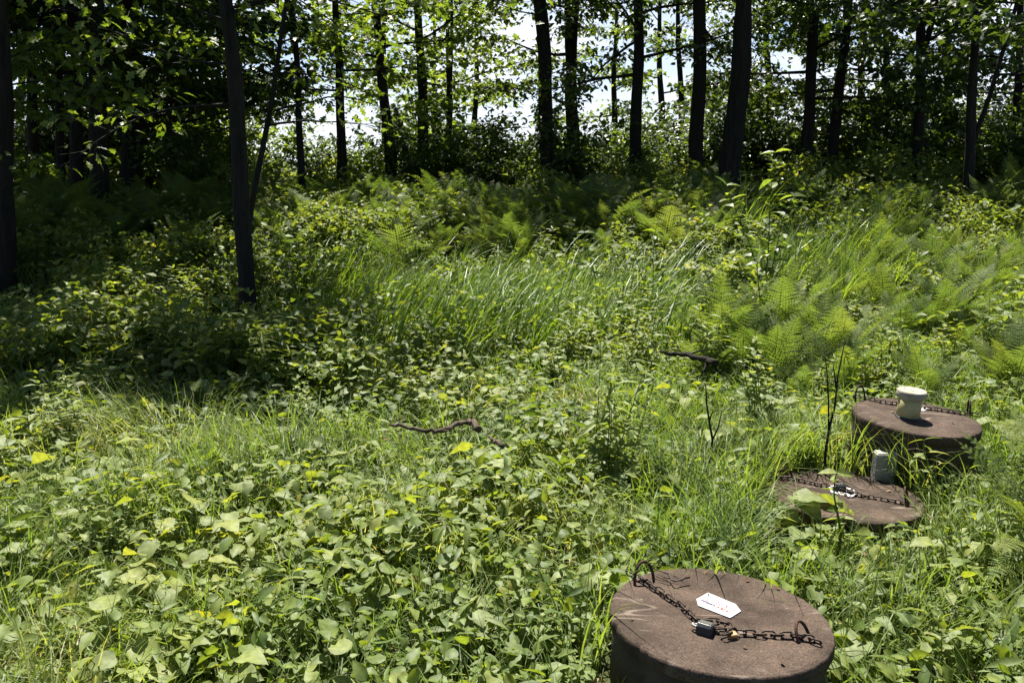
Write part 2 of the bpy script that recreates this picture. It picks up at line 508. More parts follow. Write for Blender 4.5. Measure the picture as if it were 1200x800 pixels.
def chain(root, h, pix, label, pitch=.027, lift=.010):
    """links laid over the cover's top along the given pixels of the photograph"""
    global LINK
    if LINK is None: LINK = make_link_mesh()
    P = [np.array(on_cover(root, h, *p)) for p in pix]
    P = [p + np.array((0, 0, lift)) for p in P]
    seg = [np.linalg.norm(b - a) for a, b in zip(P[:-1], P[1:])]
    tot = sum(seg)
    n = int(tot / pitch)
    mw = root.matrix_world
    c = empty('chain', mw @ Vector(P[0]))
    tag(c, label, 'chain')
    bpy.context.view_layer.update()
    inv = c.matrix_world.inverted()
    cum = np.concatenate([[0], np.cumsum(seg)])
    for i in range(n + 1):
        s = min(i * pitch, tot - 1e-4)
        k = int(np.searchsorted(cum, s, side='right') - 1); k = min(k, len(seg) - 1)
        f = (s - cum[k]) / seg[k]
        p = P[k] * (1 - f) + P[k + 1] * f
        d = Vector(P[k + 1] - P[k]).normalized()
        p = p + np.array((random.uniform(-.003, .003), random.uniform(-.003, .003), random.uniform(-.001, .002)))
        side = Vector((0, 0, 1)).cross(d).normalized(); up = d.cross(side)
        roll = (R(38) if i % 2 else R(-48)) + random.uniform(-.3, .3)
        s2 = side * math.cos(roll) + up * math.sin(roll); u2 = d.cross(s2)
        m3 = Matrix((d, s2, u2)).transposed().to_4x4()
        m3.translation = Vector(p)
        lk = link('link', LINK, c)
        lk.matrix_local = inv @ (mw @ m3)
    return c


def rounded_box(name, sx, sy, sz, bev, mat, parent=None, loc=(0, 0, 0), rot=(0, 0, 0), jitter=0):
    bm = bmesh.new()
    bmesh.ops.create_cube(bm, size=1)
    for v in bm.verts:
        v.co = Vector((v.co.x * sx, v.co.y * sy, v.co.z * sz)) + Vector([random.uniform(-jitter, jitter) for _ in range(3)])
    bmesh.ops.bevel(bm, geom=bm.edges[:], offset=bev, segments=3, affect='EDGES')
    me = bpy.data.meshes.new(name); bm.to_mesh(me); bm.free(); me.materials.append(mat)
    return link(name, me, parent, loc, rot)


def padlock(root, h, px, py, ang, size, body_mat, label, face=None, name='padlock'):
    p = on_cover(root, h, px, py)
    mw = root.matrix_world @ Matrix.Translation((p.x, p.y, h + size * .42)) @ Matrix.Rotation(ang, 4, 'Z') @ Matrix.Rotation(R(12), 4, 'X')
    t = empty(name, mw.translation, mw.to_euler())
    tag(t, label, 'padlock')
    rounded_box('body', size, size * .8, size * .8, size * .06, body_mat, t)
    if face is not None:
        rounded_box('bumper', size * 1.08, size * .88, size * .6, size * .07, face, t, (0, 0, -size * .14))
    pts = []
    for k in range(13):
        a = math.pi * k / 12
        pts.append((size * .45 + math.sin(a) * size * .5, -math.cos(a) * size * .25, 0))
    pts = [(size * .3, -size * .25, 0)] + pts + [(size * .3, size * .25, 0)]
    tube_obj('shackle', pts, size * .085, M_STEEL, t, 8)
    return t


def sign(root, h, pix, label=None, lines=True):
    """six-sided plate through the given corner pixels (clockwise from far left)"""
    P = [on_cover(root, h, *p) for p in pix]
    bm = bmesh.new()
    lo = [bm.verts.new((p.x, p.y, h + .0035)) for p in P]; hi = [bm.verts.new((p.x, p.y, h + .006)) for p in P]
    bm.faces.new(hi)
    for k in range(len(P)):
        k2 = (k + 1) % len(P)
        bm.faces.new((lo[k], lo[k2], hi[k2], hi[k]))
    bmesh.ops.recalc_face_normals(bm, faces=bm.faces)
    me = bpy.data.meshes.new('warning_sign'); bm.to_mesh(me); bm.free(); me.materials.append(M_SIGN)
    s = link('warning_sign', me, root)
    if label: s['label'] = label
    return s, P


def sign_print(s, P, h, rows):
    """worn, unreadable lines of small print: short broken strokes"""
    c = sum((p for p in P), Vector()) / len(P)
    ax = (P[2] - P[1]).normalized()                       # long side
    ay = Vector((-ax.y, ax.x, 0))
    for (mat, off, x0, x1, hh, gap) in rows:
        bm = bmesh.new()
        x = x0
        while x < x1:
            w = random.uniform(.005, .011)
            if random.random() < gap:
                x += .004; continue
            # each mark: two or three little strokes
            for q in range(3):
                u0 = x + random.uniform(0, w * .5); u1 = u0 + random.uniform(.002, w * .7)
                v0 = off - hh / 2 + random.uniform(0, hh * .25); v1 = v0 + random.uniform(hh * .45, hh * .85)
                q4 = [c + ax * a + ay * b for a, b in ((u0, v0), (u1, v0), (u1, v1), (u0, v1))]
                bm.faces.new([bm.verts.new((p.x, p.y, h + .0068 + .0002 * q)) for p in q4])
            x += w + .0015
        bmesh.ops.recalc_face_normals(bm, faces=bm.faces)
        me = bpy.data.meshes.new('print'); bm.to_mesh(me); bm.free(); me.materials.append(mat)
        link('print', me, s)


# cover 1: nearest, with the sign
w1, h1 = well_cover(840, 722, .24, .332, (-1.6, 2.0), 'large round brown concrete well cover carrying a white six-sided sign, nearest the viewer')
p = on_cover(w1, h1, 755, 683); hoop(w1, h1, p, R(25), .075, .08, .2)
p = on_cover(w1, h1, 942, 748); hoop(w1, h1, p, R(50), .075, .055, .5)
chain(w1, h1, [(738, 676), (752, 682), (775, 697), (798, 713), (815, 730), (832, 742), (850, 742), (872, 745), (900, 747), (925, 748), (945, 751), (963, 757)],
      'dark chain lying across the sign-bearing concrete cover, held by a padlock')
chain(w1, h1, [(826, 733), (840, 735), (852, 738), (858, 746), (846, 750)], 'short loose end of dark chain bunched beside the black padlock', .026, .018)
padlock(w1, h1, 826, 742, R(150), .043, M_STEEL, 'steel padlock with black lower half lying on the sign-bearing cover', M_LOCKBLK)
padlock(w1, h1, 858, 748, R(20), .024, M_BRASS, 'tiny brass padlock hooked in the chain right of the black padlock')
s1, P1 = sign(w1, h1, [(816, 703.5), (829.5, 696), (862, 709.5), (868, 717.5), (855.5, 725.5), (818, 711)])
sign_print(s1, P1, h1, [(M_INKV, -.013, -.052, .0, .014, .05), (M_INKR, -.014, .006, .044, .013, .05),
                        (M_INKR, .0, -.052, .05, .004, .3), (M_INKV, .007, -.045, .052, .004, .3), (M_INKR, .014, -.035, .042, .004, .4)])

# cover 2: low in the grass
w2, h2 = well_cover(990, 579, .09, .336, (-1.5, 1.0), 'low round concrete well cover nearly sunk in the grass between the other two covers')
p = on_cover(w2, h2, 921, 560); hoop(w2, h2, p, R(20), .08, .05, .5)
p = on_cover(w2, h2, 1063, 590); hoop(w2, h2, p, R(60), .08, .085, .2)
chain(w2, h2, [(906, 561), (930, 563), (950, 568), (970, 573), (990, 578), (1010, 583), (1035, 587), (1062, 592), (1072, 595)],
      'dark chain stretched across the low sunken cover')
s2, P2 = sign(w2, h2, [(971, 572), (977, 569), (1000, 574), (1004, 580), (998, 583.5), (974, 578)])
padlock(w2, h2, 984, 575, R(170), .045, M_STEEL, 'steel padlock with black lower half lying on the low sunken cover', M_LOCKBLK)
padlock(w2, h2, 996, 579, R(15), .026, M_CHAIN, 'small dark padlock beside the steel one on the low sunken cover')
# cover 3: raised, with the pipe
w3, h3 = well_cover(1067.5, 486, .33, .3, (2.0, 3.0), 'raised round concrete well cover with a capped cream pipe standing in it', .055)
p = on_cover(w3, h3, 1008, 468); hoop(w3, h3, p, R(35), .085, .085, .2)
p = on_cover(w3, h3, 1135, 486); hoop(w3, h3, p, R(70), .08, .09, .1)
chain(w3, h3, [(1004, 467), (1015, 468), (1030, 472), (1050, 475), (1075, 479), (1100, 482), (1120, 485), (1135, 487), (1143, 488)],
      'dark chain running behind the cream pipe on the raised cover')
s3, P3 = sign(w3, h3, [(1060, 479), (1064, 476), (1083, 477.5), (1087, 480), (1083, 482.5), (1063, 481.5)])
p = on_cover(w3, h3, 1063.5, 489)
pipe = lathe('vent_pipe', [(0, h3 - .03), (.055, h3 - .03), (.055, h3 + .125), (0, h3 + .125)], M_PVC, w3, 40, 0, (p.x, p.y, 0))
lathe('pipe_collar', [(.056, h3 - .005), (.063, h3 - .004), (.064, h3 + .005), (.06, h3 + .01), (.0565, h3 + .011)], M_LOCKBLK, pipe, 32, .02)
lathe('pipe_cap', [(.0565, h3 + .104), (.067, h3 + .105), (.07, h3 + .109), (.07, h3 + .138), (.067, h3 + .143), (.058, h3 + .1445), (.05, h3 + .1435), (0, h3 + .1445)], M_CAP, pipe, 40, .004)
mb = MB()
for (u, v) in ((.02, .03), (-.035, .012), (.04, -.01), (-.005, -.02), (-.02, .035), (.0, .01)):
    q = np.array([(u + .0035 * math.cos(a), v + .0035 * math.sin(a), h3 + .147) for a in np.arange(8) * math.pi / 4])
    mb.add(q, [(0, i, i + 1) for i in range(1, 7)])
link('cap_hole', mb.mesh('cap_hole', M_LOCKBLK), pipe)

# small block beside cover 3
c = at_z(1036, 529, .215)
COVERS.append((c.x, c.y, .06, .215))
b = rounded_box('concrete_block', .1, .06, .42, .006, M_BLOCK, None, (c.x, c.y, .215 - .21), (R(1), R(1), R(4)), .003)
tag(b, 'small squared grey block standing in the grass against the raised cover', 'block')

# ------------------------------------------------------------------ fallen wood
def stick(name, pix, z, r, label, cat, extra=None, mat=M_DEADWOOD):
    P = [np.array(at_z(a, b_, z)) for a, b_ in pix]
    # densify with wobble
    D = []
    for a, b_ in zip(P[:-1], P[1:]):
        for k in range(4):
            D.append(a + (b_ - a) * k / 4 + rng.normal(0, r * .25, 3))
    D.append(P[-1])
    n = len(D)
    mb = MB(); tube(mb, D, np.linspace(r * .45, r, n) * rng.uniform(.85, 1.15, n), 8, rough=.2)
    for (i, dx, dy, dz, rr) in (extra or []):
        s = np.array(D[int(i * (n - 1))])
        tube(mb, [s, s + np.array((dx, dy, dz)) * .5 + rng.normal(0, .008, 3), s + np.array((dx, dy, dz))], [rr, rr * .8, rr * .4], 5)
    o = link(name, mb.mesh(name, mat, True))
    tag(o, label, cat)


stick('fallen_branch', [(456, 497), (480, 501), (505, 505), (520, 504), (535, 497), (547, 493), (555, 496), (561, 503)], .26, .017,
      'crooked bare branch lying on the leafy ground cover in the middle of the clearing', 'branch', [(.75, .02, 0, .05, .006), (.4, .06, -.05, .03, .005)])
stick('fallen_branch', [(572, 511), (580, 517), (590, 523)], .22, .014, 'short broken piece of pale stick just right of the crooked branch', 'branch')
stick('fallen_branch', [(774, 413), (790, 414), (806, 416), (822, 420), (838, 426)], .3, .023,
      'dark thick dead branch resting among ferns above the slim dead stem', 'branch', [(.9, -.06, -.05, -.1, .012), (.6, .12, .02, .03, .008), (.95, .06, -.03, -.08, .012)], M_BARK)
stick('fallen_twig', [(768, 666), (782, 672), (790, 681), (808, 676)], .26, .004, 'thin pale twig lying across the rim of the sign-bearing cover', 'twig', [(.5, -.04, .02, .004, .003)])
stick('fallen_twig', [(982, 549), (990, 556), (1002, 553)], .19, .004, 'short dark twig fork at the far rim of the low sunken cover', 'twig', [(.5, .03, .05, .01, .003)], M_BARK)


def dead_stem(pix_base, pix_path, z_base, label, forks):
    b_ = at_z(*pix_base, z_base)
    D = [np.array((b_.x, b_.y, float(gz(b_.x, b_.y)) - .02))] + [np.array(at_y(px, py, b_.y + dy)) for px, py, dy in pix_path]
    mb = MB(); tube(mb, D, np.linspace(.008, .003, len(D)), 6)
    for fk in forks:
        Q = [np.array(at_y(px, py, b_.y)) for px, py in fk]
        tube(mb, Q, np.linspace(.005, .002, len(Q)), 5)
    o = link('dead_stem', mb.mesh('dead_stem', M_BARK, True))
    tag(o, label, 'stem')


dead_stem((831, 566), [(832, 540, 0), (835, 515, 0), (831, 493, 0), (828, 472, 0), (827, 450, 0)], .05,
          'slim dark dead stem with a low fork, below the dark dead branch', [[(835, 515), (842, 500), (846, 480)], [(831, 493), (836, 480)]])
dead_stem((966, 551), [(968, 525, 0), (972, 500, 0), (978, 478, 0), (982, 440, 0), (990, 400, 0)], .1,
          'thin twin dead stem rising left of the raised cover', [[(971, 505), (971, 470), (969, 435), (966, 410)], [(980, 455), (976, 425)]])

# ------------------------------------------------------------------ plant templates
GOLD = 2.399963


def fern_mesh(name, nf, length, mat=M_FERN, spread=1.0, detail=7, low=.75):
    mb = MB()
    for k in range(nf):
        az = k * GOLD + random.uniform(-.3, .3)
        L_ = length * random.uniform(.72, 1.08)
        el = random.uniform(low, 1.45)
        dirh = np.array((math.cos(az), math.sin(az), 0.0))
        n = 26
        P = [np.zeros(3)]
        e = el
        bend = random.uniform(.6, 1.35) * spread
        for i in range(n):
            e2 = el - bend * (i / n) ** 1.8
            P.append(P[-1] + (dirh * math.cos(e2) + np.array((0, 0, math.sin(e2)))) * L_ / n)
        P = np.array(P)
        P[:, :2] += np.outer((np.linspace(0, 1, n + 1) ** 2), rng.normal(0, .05, 2) * L_)
        tint0 = random.uniform(.25, .85)
        tube(mb, P[::2], np.linspace(.0045, .001, len(P[::2])), 4, tint0 * .8)
        side = np.cross(dirh, (0, 0, 1.0))
        for i in range(3, n + 1):
            t = (i - 3) / (n - 3)
            pl = .25 * L_ * (math.sin(math.pi * (.16 + .84 * t) ** .8)) * .85 + .008
            if t > .93: pl *= .6
            tan = P[i] - P[i - 1]; tan /= np.linalg.norm(tan)
            up = np.cross(side, tan)
            for sg in (-1, 1):
                d = side * sg * .93 + tan * .42 + up * .12 + rng.normal(0, .05, 3)
                d /= np.linalg.norm(d)
                w = L_ / n * .62
                wv = np.cross(up, d); wv /= np.linalg.norm(wv)
                m = detail
                vs, fs = [], []
                for q in range(m + 1):
                    u = q / m
                    c = P[i] + d * pl * u - np.array((0, 0, .12 * pl * u * u))
                    vs.append(c)
                base = len(vs)
                for q in range(m):
                    u = (q + .62) / m
                    ww = w * (1 - .8 * u ** 1.5)
                    c = P[i] + d * pl * min(u + .05, 1) - np.array((0, 0, .12 * pl * u * u))
                    vs.append(c + wv * ww - up * ww * .15); vs.append(c - wv * ww - up * ww * .15)
                    fs.append((q, base + 2 * q, q + 1)); fs.append((q, q + 1, base + 2 * q + 1))
                mb.add(vs, fs, np.clip(tint0 + .15 * t + random.uniform(-.08, .08), 0, 1))
    return mb.mesh(name, mat)


def blade(mb, base, az, length, width, lean, bend, tint, segs=5, tw=0.0):
    """a tapering curved grass blade"""
    d = np.array((math.cos(az), math.sin(az), 0.0)); s = np.array((-math.sin(az + tw), math.cos(az + tw), 0.0))
    P = [np.asarray(base, float)]; e = lean
    for i in range(segs):
        e = lean + bend * ((i + .5) / segs) ** 1.4
        P.append(P[-1] + (d * math.sin(e) + np.array((0, 0, math.cos(e)))) * length / segs)
    vs = []
    for i, p in enumerate(P):
        w = width * (1 - (i / segs) ** 2.2) * .5 * (1.0 if i else .7)
        vs += [p - s * w, p + s * w] if i < segs else [p]
    fs = []
    for i in range(segs - 1):
        a = 2 * i
        fs += [(a, a + 1, a + 3), (a, a + 3, a + 2)]
    a = 2 * (segs - 1)
    fs.append((a, a + 1, a + 2))
    mb.add(vs, fs, tint)


def tuft_mesh(name, n, length, width, mat, spread=.1, az0=None, lean=.15, bend=1.0, azs=3.14):
    mb = MB()
    for k in range(n):
        r = spread * math.sqrt(random.random()); a = random.uniform(0, 6.28)
        az = (az0 + random.gauss(0, azs)) if az0 is not None else a + random.gauss(0, .6)
        blade(mb, (r * math.cos(a), r * math.sin(a), -.02), az, length * random.uniform(.55, 1.1), width * random.uniform(.6, 1.2),
              lean * random.uniform(.2, 1.6), bend * random.uniform(.4, 1.5), min(1, max(0, random.gauss(.5, .22))), 6, random.gauss(0, .5))
    return mb.mesh(name, mat)


def one_leaf(mb, T, pos, head, nrm, s, tint):
    mb.inst(T[0], T[1], np.array([pos], float), frames(np.array([head], float), np.array([nrm], float), np.array([s])), np.array([tint]))


def broad_mesh(name, n, size, height, T=None, mat=None):
    """leafy rosette: heart-shaped blades on thin stalks"""
    mb = MB()
    t0 = random.uniform(.2, .7)
    for k in range(n):
        az = k * GOLD + random.uniform(-.5, .5)
        hgt = height * random.uniform(.45, 1.1)
        out = random.uniform(.03, .19) * (size / .09)
        p0 = np.array((0, 0, -.01)); p2 = np.array((math.cos(az) * out, math.sin(az) * out, hgt))
        p1 = (p0 + p2) / 2 + np.array((-math.cos(az), -math.sin(az), .5)) * .015
        tube(mb, [p0, p1, p2], .0016, 4, t0 * .9, cap=False)
        a2 = az + random.gauss(0, .5)
        el = random.gauss(-.12, .3)
        head = (math.cos(a2) * math.cos(el), math.sin(a2) * math.cos(el), math.sin(el))
        nrm = np.array((0, 0, 1.0)) + rng.normal(0, .28, 3)
        one_leaf(mb, T or HEART, p2, head, nrm, size * random.uniform(.6, 1.25), min(1, max(0, t0 + random.gauss(0, .16))))
    return mb.mesh(name, mat or M_COVER, True)


def weed_mesh(name, height, nst, T, leaf, mat, pairs=9, spread=.08, top_tint=.25, branch=False):
    """upright leafy stems with leaves in pairs"""
    mb = MB()
    for s in range(nst):
        a = random.uniform(0, 6.28); r = spread * math.sqrt(random.random())
        h = height * random.uniform(.6, 1.08)
        lean = rng.normal(0, .13, 2)
        P = np.array([(r * math.cos(a) + lean[0] * h * (t ** 1.6), r * math.sin(a) + lean[1] * h * (t ** 1.6), h * t - .02) for t in np.linspace(0, 1, 7)])
        tube(mb, P, np.linspace(.0032, .0012, 7), 4, .35, cap=False)
        n = int(pairs * random.uniform(.8, 1.2))
        for k in range(n):
            t = .22 + .78 * (k + random.uniform(0, .6)) / n
            t = min(t, 1.0)
            i = min(5, int(t * 6)); f = t * 6 - i
            p = P[i] * (1 - f) + P[i + 1] * f
            az0 = k * 1.57 + a
            for q in (0, 1):
                az = az0 + q * math.pi + random.gauss(0, .35)
                el = random.gauss(.1 + .35 * t, .28)
                head = (math.cos(az) * math.cos(el), math.sin(az) * math.cos(el), math.sin(el))
                ls = leaf * (1.1 - .5 * t) * random.uniform(.7, 1.2)
                one_leaf(mb, T, p, head, np.array((0, 0, 1.0)) + rng.normal(0, .25, 3), ls, min(1, max(0, .35 + top_tint * t + random.gauss(0, .14))))
    return mb.mesh(name, mat)


def bush_mesh(name, rad, height, n, T, leaf, mat, stems=9):
    """loose low bush: arching stems, each with leaves along it"""
    mb = MB()
    for s in range(stems):
        az = s * GOLD + random.uniform(-.3, .3)
        rr = rad * random.uniform(.35, 1.05)
        h = height * random.uniform(.6, 1.1)
        P = []
        for t in np.linspace(0, 1, 8):
            P.append((math.cos(az) * rr * t ** 1.3 + .02 * math.sin(7 * t + s), math.sin(az) * rr * t ** 1.3, h * (math.sin(t * 2.0) / math.sin(2.0) if False else (1.35 * t - .35 * t * t * (1 + rr / rad)))))
        P = np.array(P)
        tube(mb, P, np.linspace(.006, .0015, 8), 4, .3, cap=False)
        m = n // stems
        t = rng.uniform(.2, 1, m)
        i = np.minimum(6, (t * 7).astype(int)); f = (t * 7 - i)[:, None]
        pos = P[i] * (1 - f) + P[i + 1] * f + rng.normal(0, .05 * height + .02, (m, 3)) * np.array((1, 1, .6))
        pos[:, 2] = np.maximum(pos[:, 2], .03)
        a = rng.uniform(0, 6.28, m)
        el = rng.normal(-.1, .35, m)
        head = np.stack([np.cos(a) * np.cos(el), np.sin(a) * np.cos(el), np.sin(el)], 1)
        nrm = np.array((0, 0, 1.0)) + rng.normal(0, .4, (m, 3))
        mb.inst(T[0], T[1], pos, frames(head, nrm, leaf * rng.uniform(.6, 1.25, m)), np.clip(rng.normal(.45, .2, m), 0, 1))
    return mb.mesh(name, mat)


def noise2(x, y, s, seed):
    """cheap smooth value noise"""
    r = np.random.default_rng(seed)
    T = r.random((64, 64))
    u, v = np.asarray(x) / s + 31.7, np.asarray(y) / s + 17.3
    i, j = np.floor(u).astype(int), np.floor(v).astype(int)
    fu, fv = u - i, v - j
    fu, fv = fu * fu * (3 - 2 * fu), fv * fv * (3 - 2 * fv)
    g = lambda a, b: T[a % 64, b % 64]
    return g(i, j) * (1 - fu) * (1 - fv) + g(i + 1, j) * fu * (1 - fv) + g(i, j + 1) * (1 - fu) * fv + g(i + 1, j + 1) * fu * fv


def outside_covers(x, y, pad=0.0):
    ok = np.ones(np.shape(x), bool)
    for cx, cy, r, z in COVERS:
        ok &= (x - cx) ** 2 + (y - cy) ** 2 > (r + pad) ** 2
    return ok


TRUNKS = [(289, 384, 24), (12, 352, 26)]      # pixel foot of the two near trunks: only low growth before them


def trunk_ok(x, y, h):
    ok = np.ones(np.shape(x), bool)
    px, py, d = project(x, y, gz(x, y) + h)
    qx, qy, qd = project(x, y, gz(x, y))
    for tx, ty, w in TRUNKS:
        ok &= ~((np.abs(px - tx) < w + F * .25 / d) & (py < ty - 6) & (qy > ty - 14))
    return ok


def sight_ok(x, y, h, pad=30):
    """keeps tall plants from standing between the camera and a cover (where the photo shows the cover clear)"""
    ok = np.ones(np.shape(x), bool)
    px, py, d = project(x, y, gz(x, y) + h)
    for cx, cy, r, z in COVERS:
        qx, qy, qd = project(np.array(cx), np.array(cy), np.array(z))
        hw = F * r / qd
        hv = hw * .42
        ok &= ~((np.abs(px - qx) < hw + pad * .4) & (py < qy + hv) & (py > qy - 2.5 * hv - 200) & (d < qd))
    return ok & trunk_ok(x, y, h)


def scatter(n, ymin, ymax, margin=160, power=1.0, dens=None):
    """points on the ground inside (a margin round) the camera's view, evenly per square metre"""
    out = []
    got = 0
    xm = ymax * .75 + 1.2
    while got < n:
        k = n * 2 + 100
        y = rng.uniform(ymin, ymax, k); x = rng.uniform(-xm, xm, k)
        px, py, d = project(x, y, gz(x, y))
        m = (px > -margin) & (px < 1200 + margin) & (py < 800 + margin * 1.3) & (d > .4)
        if dens is not None: m &= rng.random(k) < dens(x, y, px, py)
        p = np.stack([x, y], 1)[m]
        out.append(p); got += len(p)
    return np.concatenate(out)[:n]


def place(meshes, pts, name, label, cat, group, smin=.8, smax=1.2, rz=None, tilt=.06, sink=.0, h=.45):
    pts = [p for p in pts if trunk_ok(np.array(p[0]), np.array(p[1]), h)]
    for i, (x, y) in enumerate(pts):
        src = meshes[i % len(meshes)]
        o = bpy.data.objects.new(name, src)
        COL.objects.link(o)
        s = random.uniform(smin, smax)
        o.location = (x, y, float(gz(x, y)) - sink)
        o.rotation_euler = (random.gauss(0, tilt), random.gauss(0, tilt), random.uniform(0, 6.28) if rz is None else random.gauss(*rz))
        o.scale = (s, s, s * random.uniform(.9, 1.1))
        tag(o, label, cat, group)


# ------------------------------------------------------------------ ground cover (stuff)
def vec_blades(mb, x, y, z, az, L_, W_, lean, bend, tint, segs=4):
    n = len(x)
    d = np.stack([np.cos(az), np.sin(az), np.zeros(n)], 1)
    tw = az + rng.normal(0, .6, n)
    s = np.stack([-np.sin(tw), np.cos(tw), np.zeros(n)], 1)
    P = [np.stack([x, y, z], 1)]
    for i in range(segs):
        e = lean + bend * ((i + .5) / segs) ** 1.3
        P.append(P[-1] + (d * np.sin(e)[:, None] + np.array((0, 0, 1.0)) * np.cos(e)[:, None]) * (L_ / segs)[:, None])
    rows = []
    for i in range(segs):
        w = (W_ * (1 - (i / segs) ** 2) * .5)[:, None]
        rows += [P[i] - s * w, P[i] + s * w]
    rows.append(P[-1])
    V = np.stack(rows, 1)
    m = V.shape[1]
    f = []
    for i in range(segs - 1):
        a = 2 * i
        f += [(a, a + 1, a + 3), (a, a + 3, a + 2)]
    a = 2 * (segs - 1); f.append((a, a + 1, a + 2))
    f = np.array(f)
    Fc = f[None] + (np.arange(n) * m)[:, None, None]
    mb.add(V.reshape(-1, 3), Fc.reshape(-1, 3), np.repeat(tint, m))


def build_grass():
    mb = MB()
    def den(x, y, px, py):
        patch = .35 + .9 * smooth(.35, .7, noise2(x, y, .55, 5)) + .5 * smooth(.45, .8, noise2(x, y, 1.8, 6))
        edge = np.zeros_like(x)
        patch = patch * np.where((y > 4.6) & (x < .3), .25, 1)
        return np.clip(patch * .62, 0, 1) * np.where(y < 3, 1.0, np.clip(1.25 - .085 * y, .22, 1))
    pts = scatter(92000, 1.0, 11.5, 120, dens=den)
    pts = pts[outside_covers(pts[:, 0], pts[:, 1], .015)]
    x, y = pts.T
    n = len(x)
    pn = noise2(x, y, .9, 9)
    L_ = rng.uniform(.09, .3, n) * (.7 + .8 * noise2(x, y, .8, 8)) * (1 + .03 * y)
    clear = sight_ok(x, y, L_ * .8)
    L_ = np.where(clear, L_, np.minimum(L_, .07))
    az = noise2(x, y, .35, 10) * 12.6 + rng.normal(0, .8, n)
    tint = np.clip(rng.normal(.45, .17, n) + .5 * smooth(.55, .9, pn) - .1 + .3 * smooth(-.5, -1.3, x) * smooth(3.8, 2.4, y) * smooth(.3, .7, noise2(x, y, .45, 12)), 0, 1)
    vec_blades(mb, x, y, gz(x, y) - .01, az, L_, rng.uniform(.0028, .0065, n) * (1 + .11 * y), rng.uniform(.05, .5, n), rng.uniform(.3, 1.9, n), tint, 4)
    # long drooping blades round the cover rims, some lying in over the concrete
    for (cx, cy, r, z), cnt in zip(COVERS[:3], (100, 240, 80)):
        a = rng.uniform(0, 6.28, cnt)
        a = np.where(rng.random(cnt) < .55, rng.uniform(.2, 3.0, cnt), a)
        x = cx + np.cos(a) * (r + rng.uniform(.015, .09, cnt)); y = cy + np.sin(a) * (r + rng.uniform(.015, .09, cnt))
        front = np.sin(a) < -.25
        L_ = np.where(front, rng.uniform(.08, .2, cnt) * np.where(rng.random(cnt) < .15, 1.8, 1), rng.uniform(.2, .5, cnt))
        vec_blades(mb, x, y, gz(x, y), a + math.pi + rng.normal(0, 1.0, cnt), L_, rng.uniform(.003, .0095, cnt), rng.uniform(.0, .25, cnt), rng.uniform(.5, 1.7, cnt),
                   np.clip(rng.normal(.5, .22, cnt), 0, 1), 6)
    o = link('grass', mb.mesh('grass', M_GRASS))
    tag(o, 'fine green and straw coloured grass growing through the clearing', 'grass', kind='stuff')


def build_herbs():
    mb = MB()
    def den(x, y, px, py):
        return np.clip(.35 + .8 * smooth(.3, .7, noise2(x, y, .7, 21)), 0, 1)
    def layer(count, y0, y1, T, s0, s1, h0, h1, dens=den, up=.5):
        pts = scatter(count, y0, y1, 120, dens=dens)
        pts = pts[outside_covers(pts[:, 0], pts[:, 1], .05)]
        x, y = pts.T; n = len(x)
        h = rng.uniform(h0, h1, n) * (.55 + .9 * noise2(x, y, .6, 23))
        clear = sight_ok(x, y, h)
        h = np.where(clear, h, np.minimum(h, .05))
        a = rng.uniform(0, 6.28, n); el = rng.normal(0, .4, n)
        head = np.stack([np.cos(a) * np.cos(el), np.sin(a) * np.cos(el), np.sin(el)], 1)
        nrm = np.array((0, 0, 1.0)) + rng.normal(0, up, (n, 3))
        tint = np.clip(rng.normal(.42, .2, n) + .3 * (noise2(x, y, 1.1, 24) - .5), 0, 1)
        mb.inst(T[0], T[1], np.stack([x, y, gz(x, y) + h], 1), frames(head, nrm, rng.uniform(s0, s1, n)), tint)
    layer(26000, 1.0, 7.0, SIMPLE, .018, .045, .01, .13)
    layer(9000, 1.0, 7.5, HEART, .03, .065, .04, .18, up=.32)
    layer(9000, 1.0, 7.5, OVATE, .035, .075, .03, .19)
    layer(7000, 1.2, 8.0, LANCE, .05, .11, .03, .2)
    layer(26000, 6.5, 14.5, SIMPLE, .035, .08, .02, .3, up=.6)
    layer(7000, 6.5, 15, OVATE, .06, .11, .1, .45, up=.6)
    o = link('herb_cover', mb.mesh('herb_cover', M_HERB, True))
    tag(o, 'low tangle of small green herb leaves covering the ground', 'herbs', kind='stuff')
    # dry litter under it
    mb = MB()
    pts = scatter(7000, 1.0, 16, 120)
    pts = pts[outside_covers(pts[:, 0], pts[:, 1], .0)]
    x, y = pts.T; n = len(x)
    a = rng.uniform(0, 6.28, n)
    head = np.stack([np.cos(a), np.sin(a), rng.normal(0, .2, n)], 1)
    mb.inst(OVATE[0], OVATE[1], np.stack([x, y, gz(x, y) + rng.uniform(.004, .03, n)], 1), frames(head, np.array((0, 0, 1.0)) + rng.normal(0, .35, (n, 3)), rng.uniform(.03, .08, n)),
            np.clip(rng.normal(.45, .25, n), 0, 1))
    for root, hh, cnt in ((w1, h1, 7), (w2, h2, 7), (w3, h3, 5)):
        a = rng.uniform(0, 6.28, cnt); r = .31 * np.sqrt(rng.random(cnt))
        P = np.array([root.matrix_world @ Vector((r[k] * math.cos(a[k]), r[k] * math.sin(a[k]), hh + .008)) for k in range(cnt)])
        a = rng.uniform(0, 6.28, cnt)
        mb.inst(SIMPLE[0], SIMPLE[1], P, frames(np.stack([np.cos(a), np.sin(a), rng.normal(0, .1, cnt)], 1), np.array((0, 0, 1.0)) + rng.normal(0, .2, (cnt, 3)), rng.uniform(.012, .034, cnt)),
                np.clip(rng.normal(.6, .3, cnt), 0, 1))
    o = link('leaf_litter', mb.mesh('leaf_litter', M_DEAD))
    tag(o, 'brown dry leaf litter under the plants', 'leaf litter', kind='stuff')


build_grass()
build_herbs()

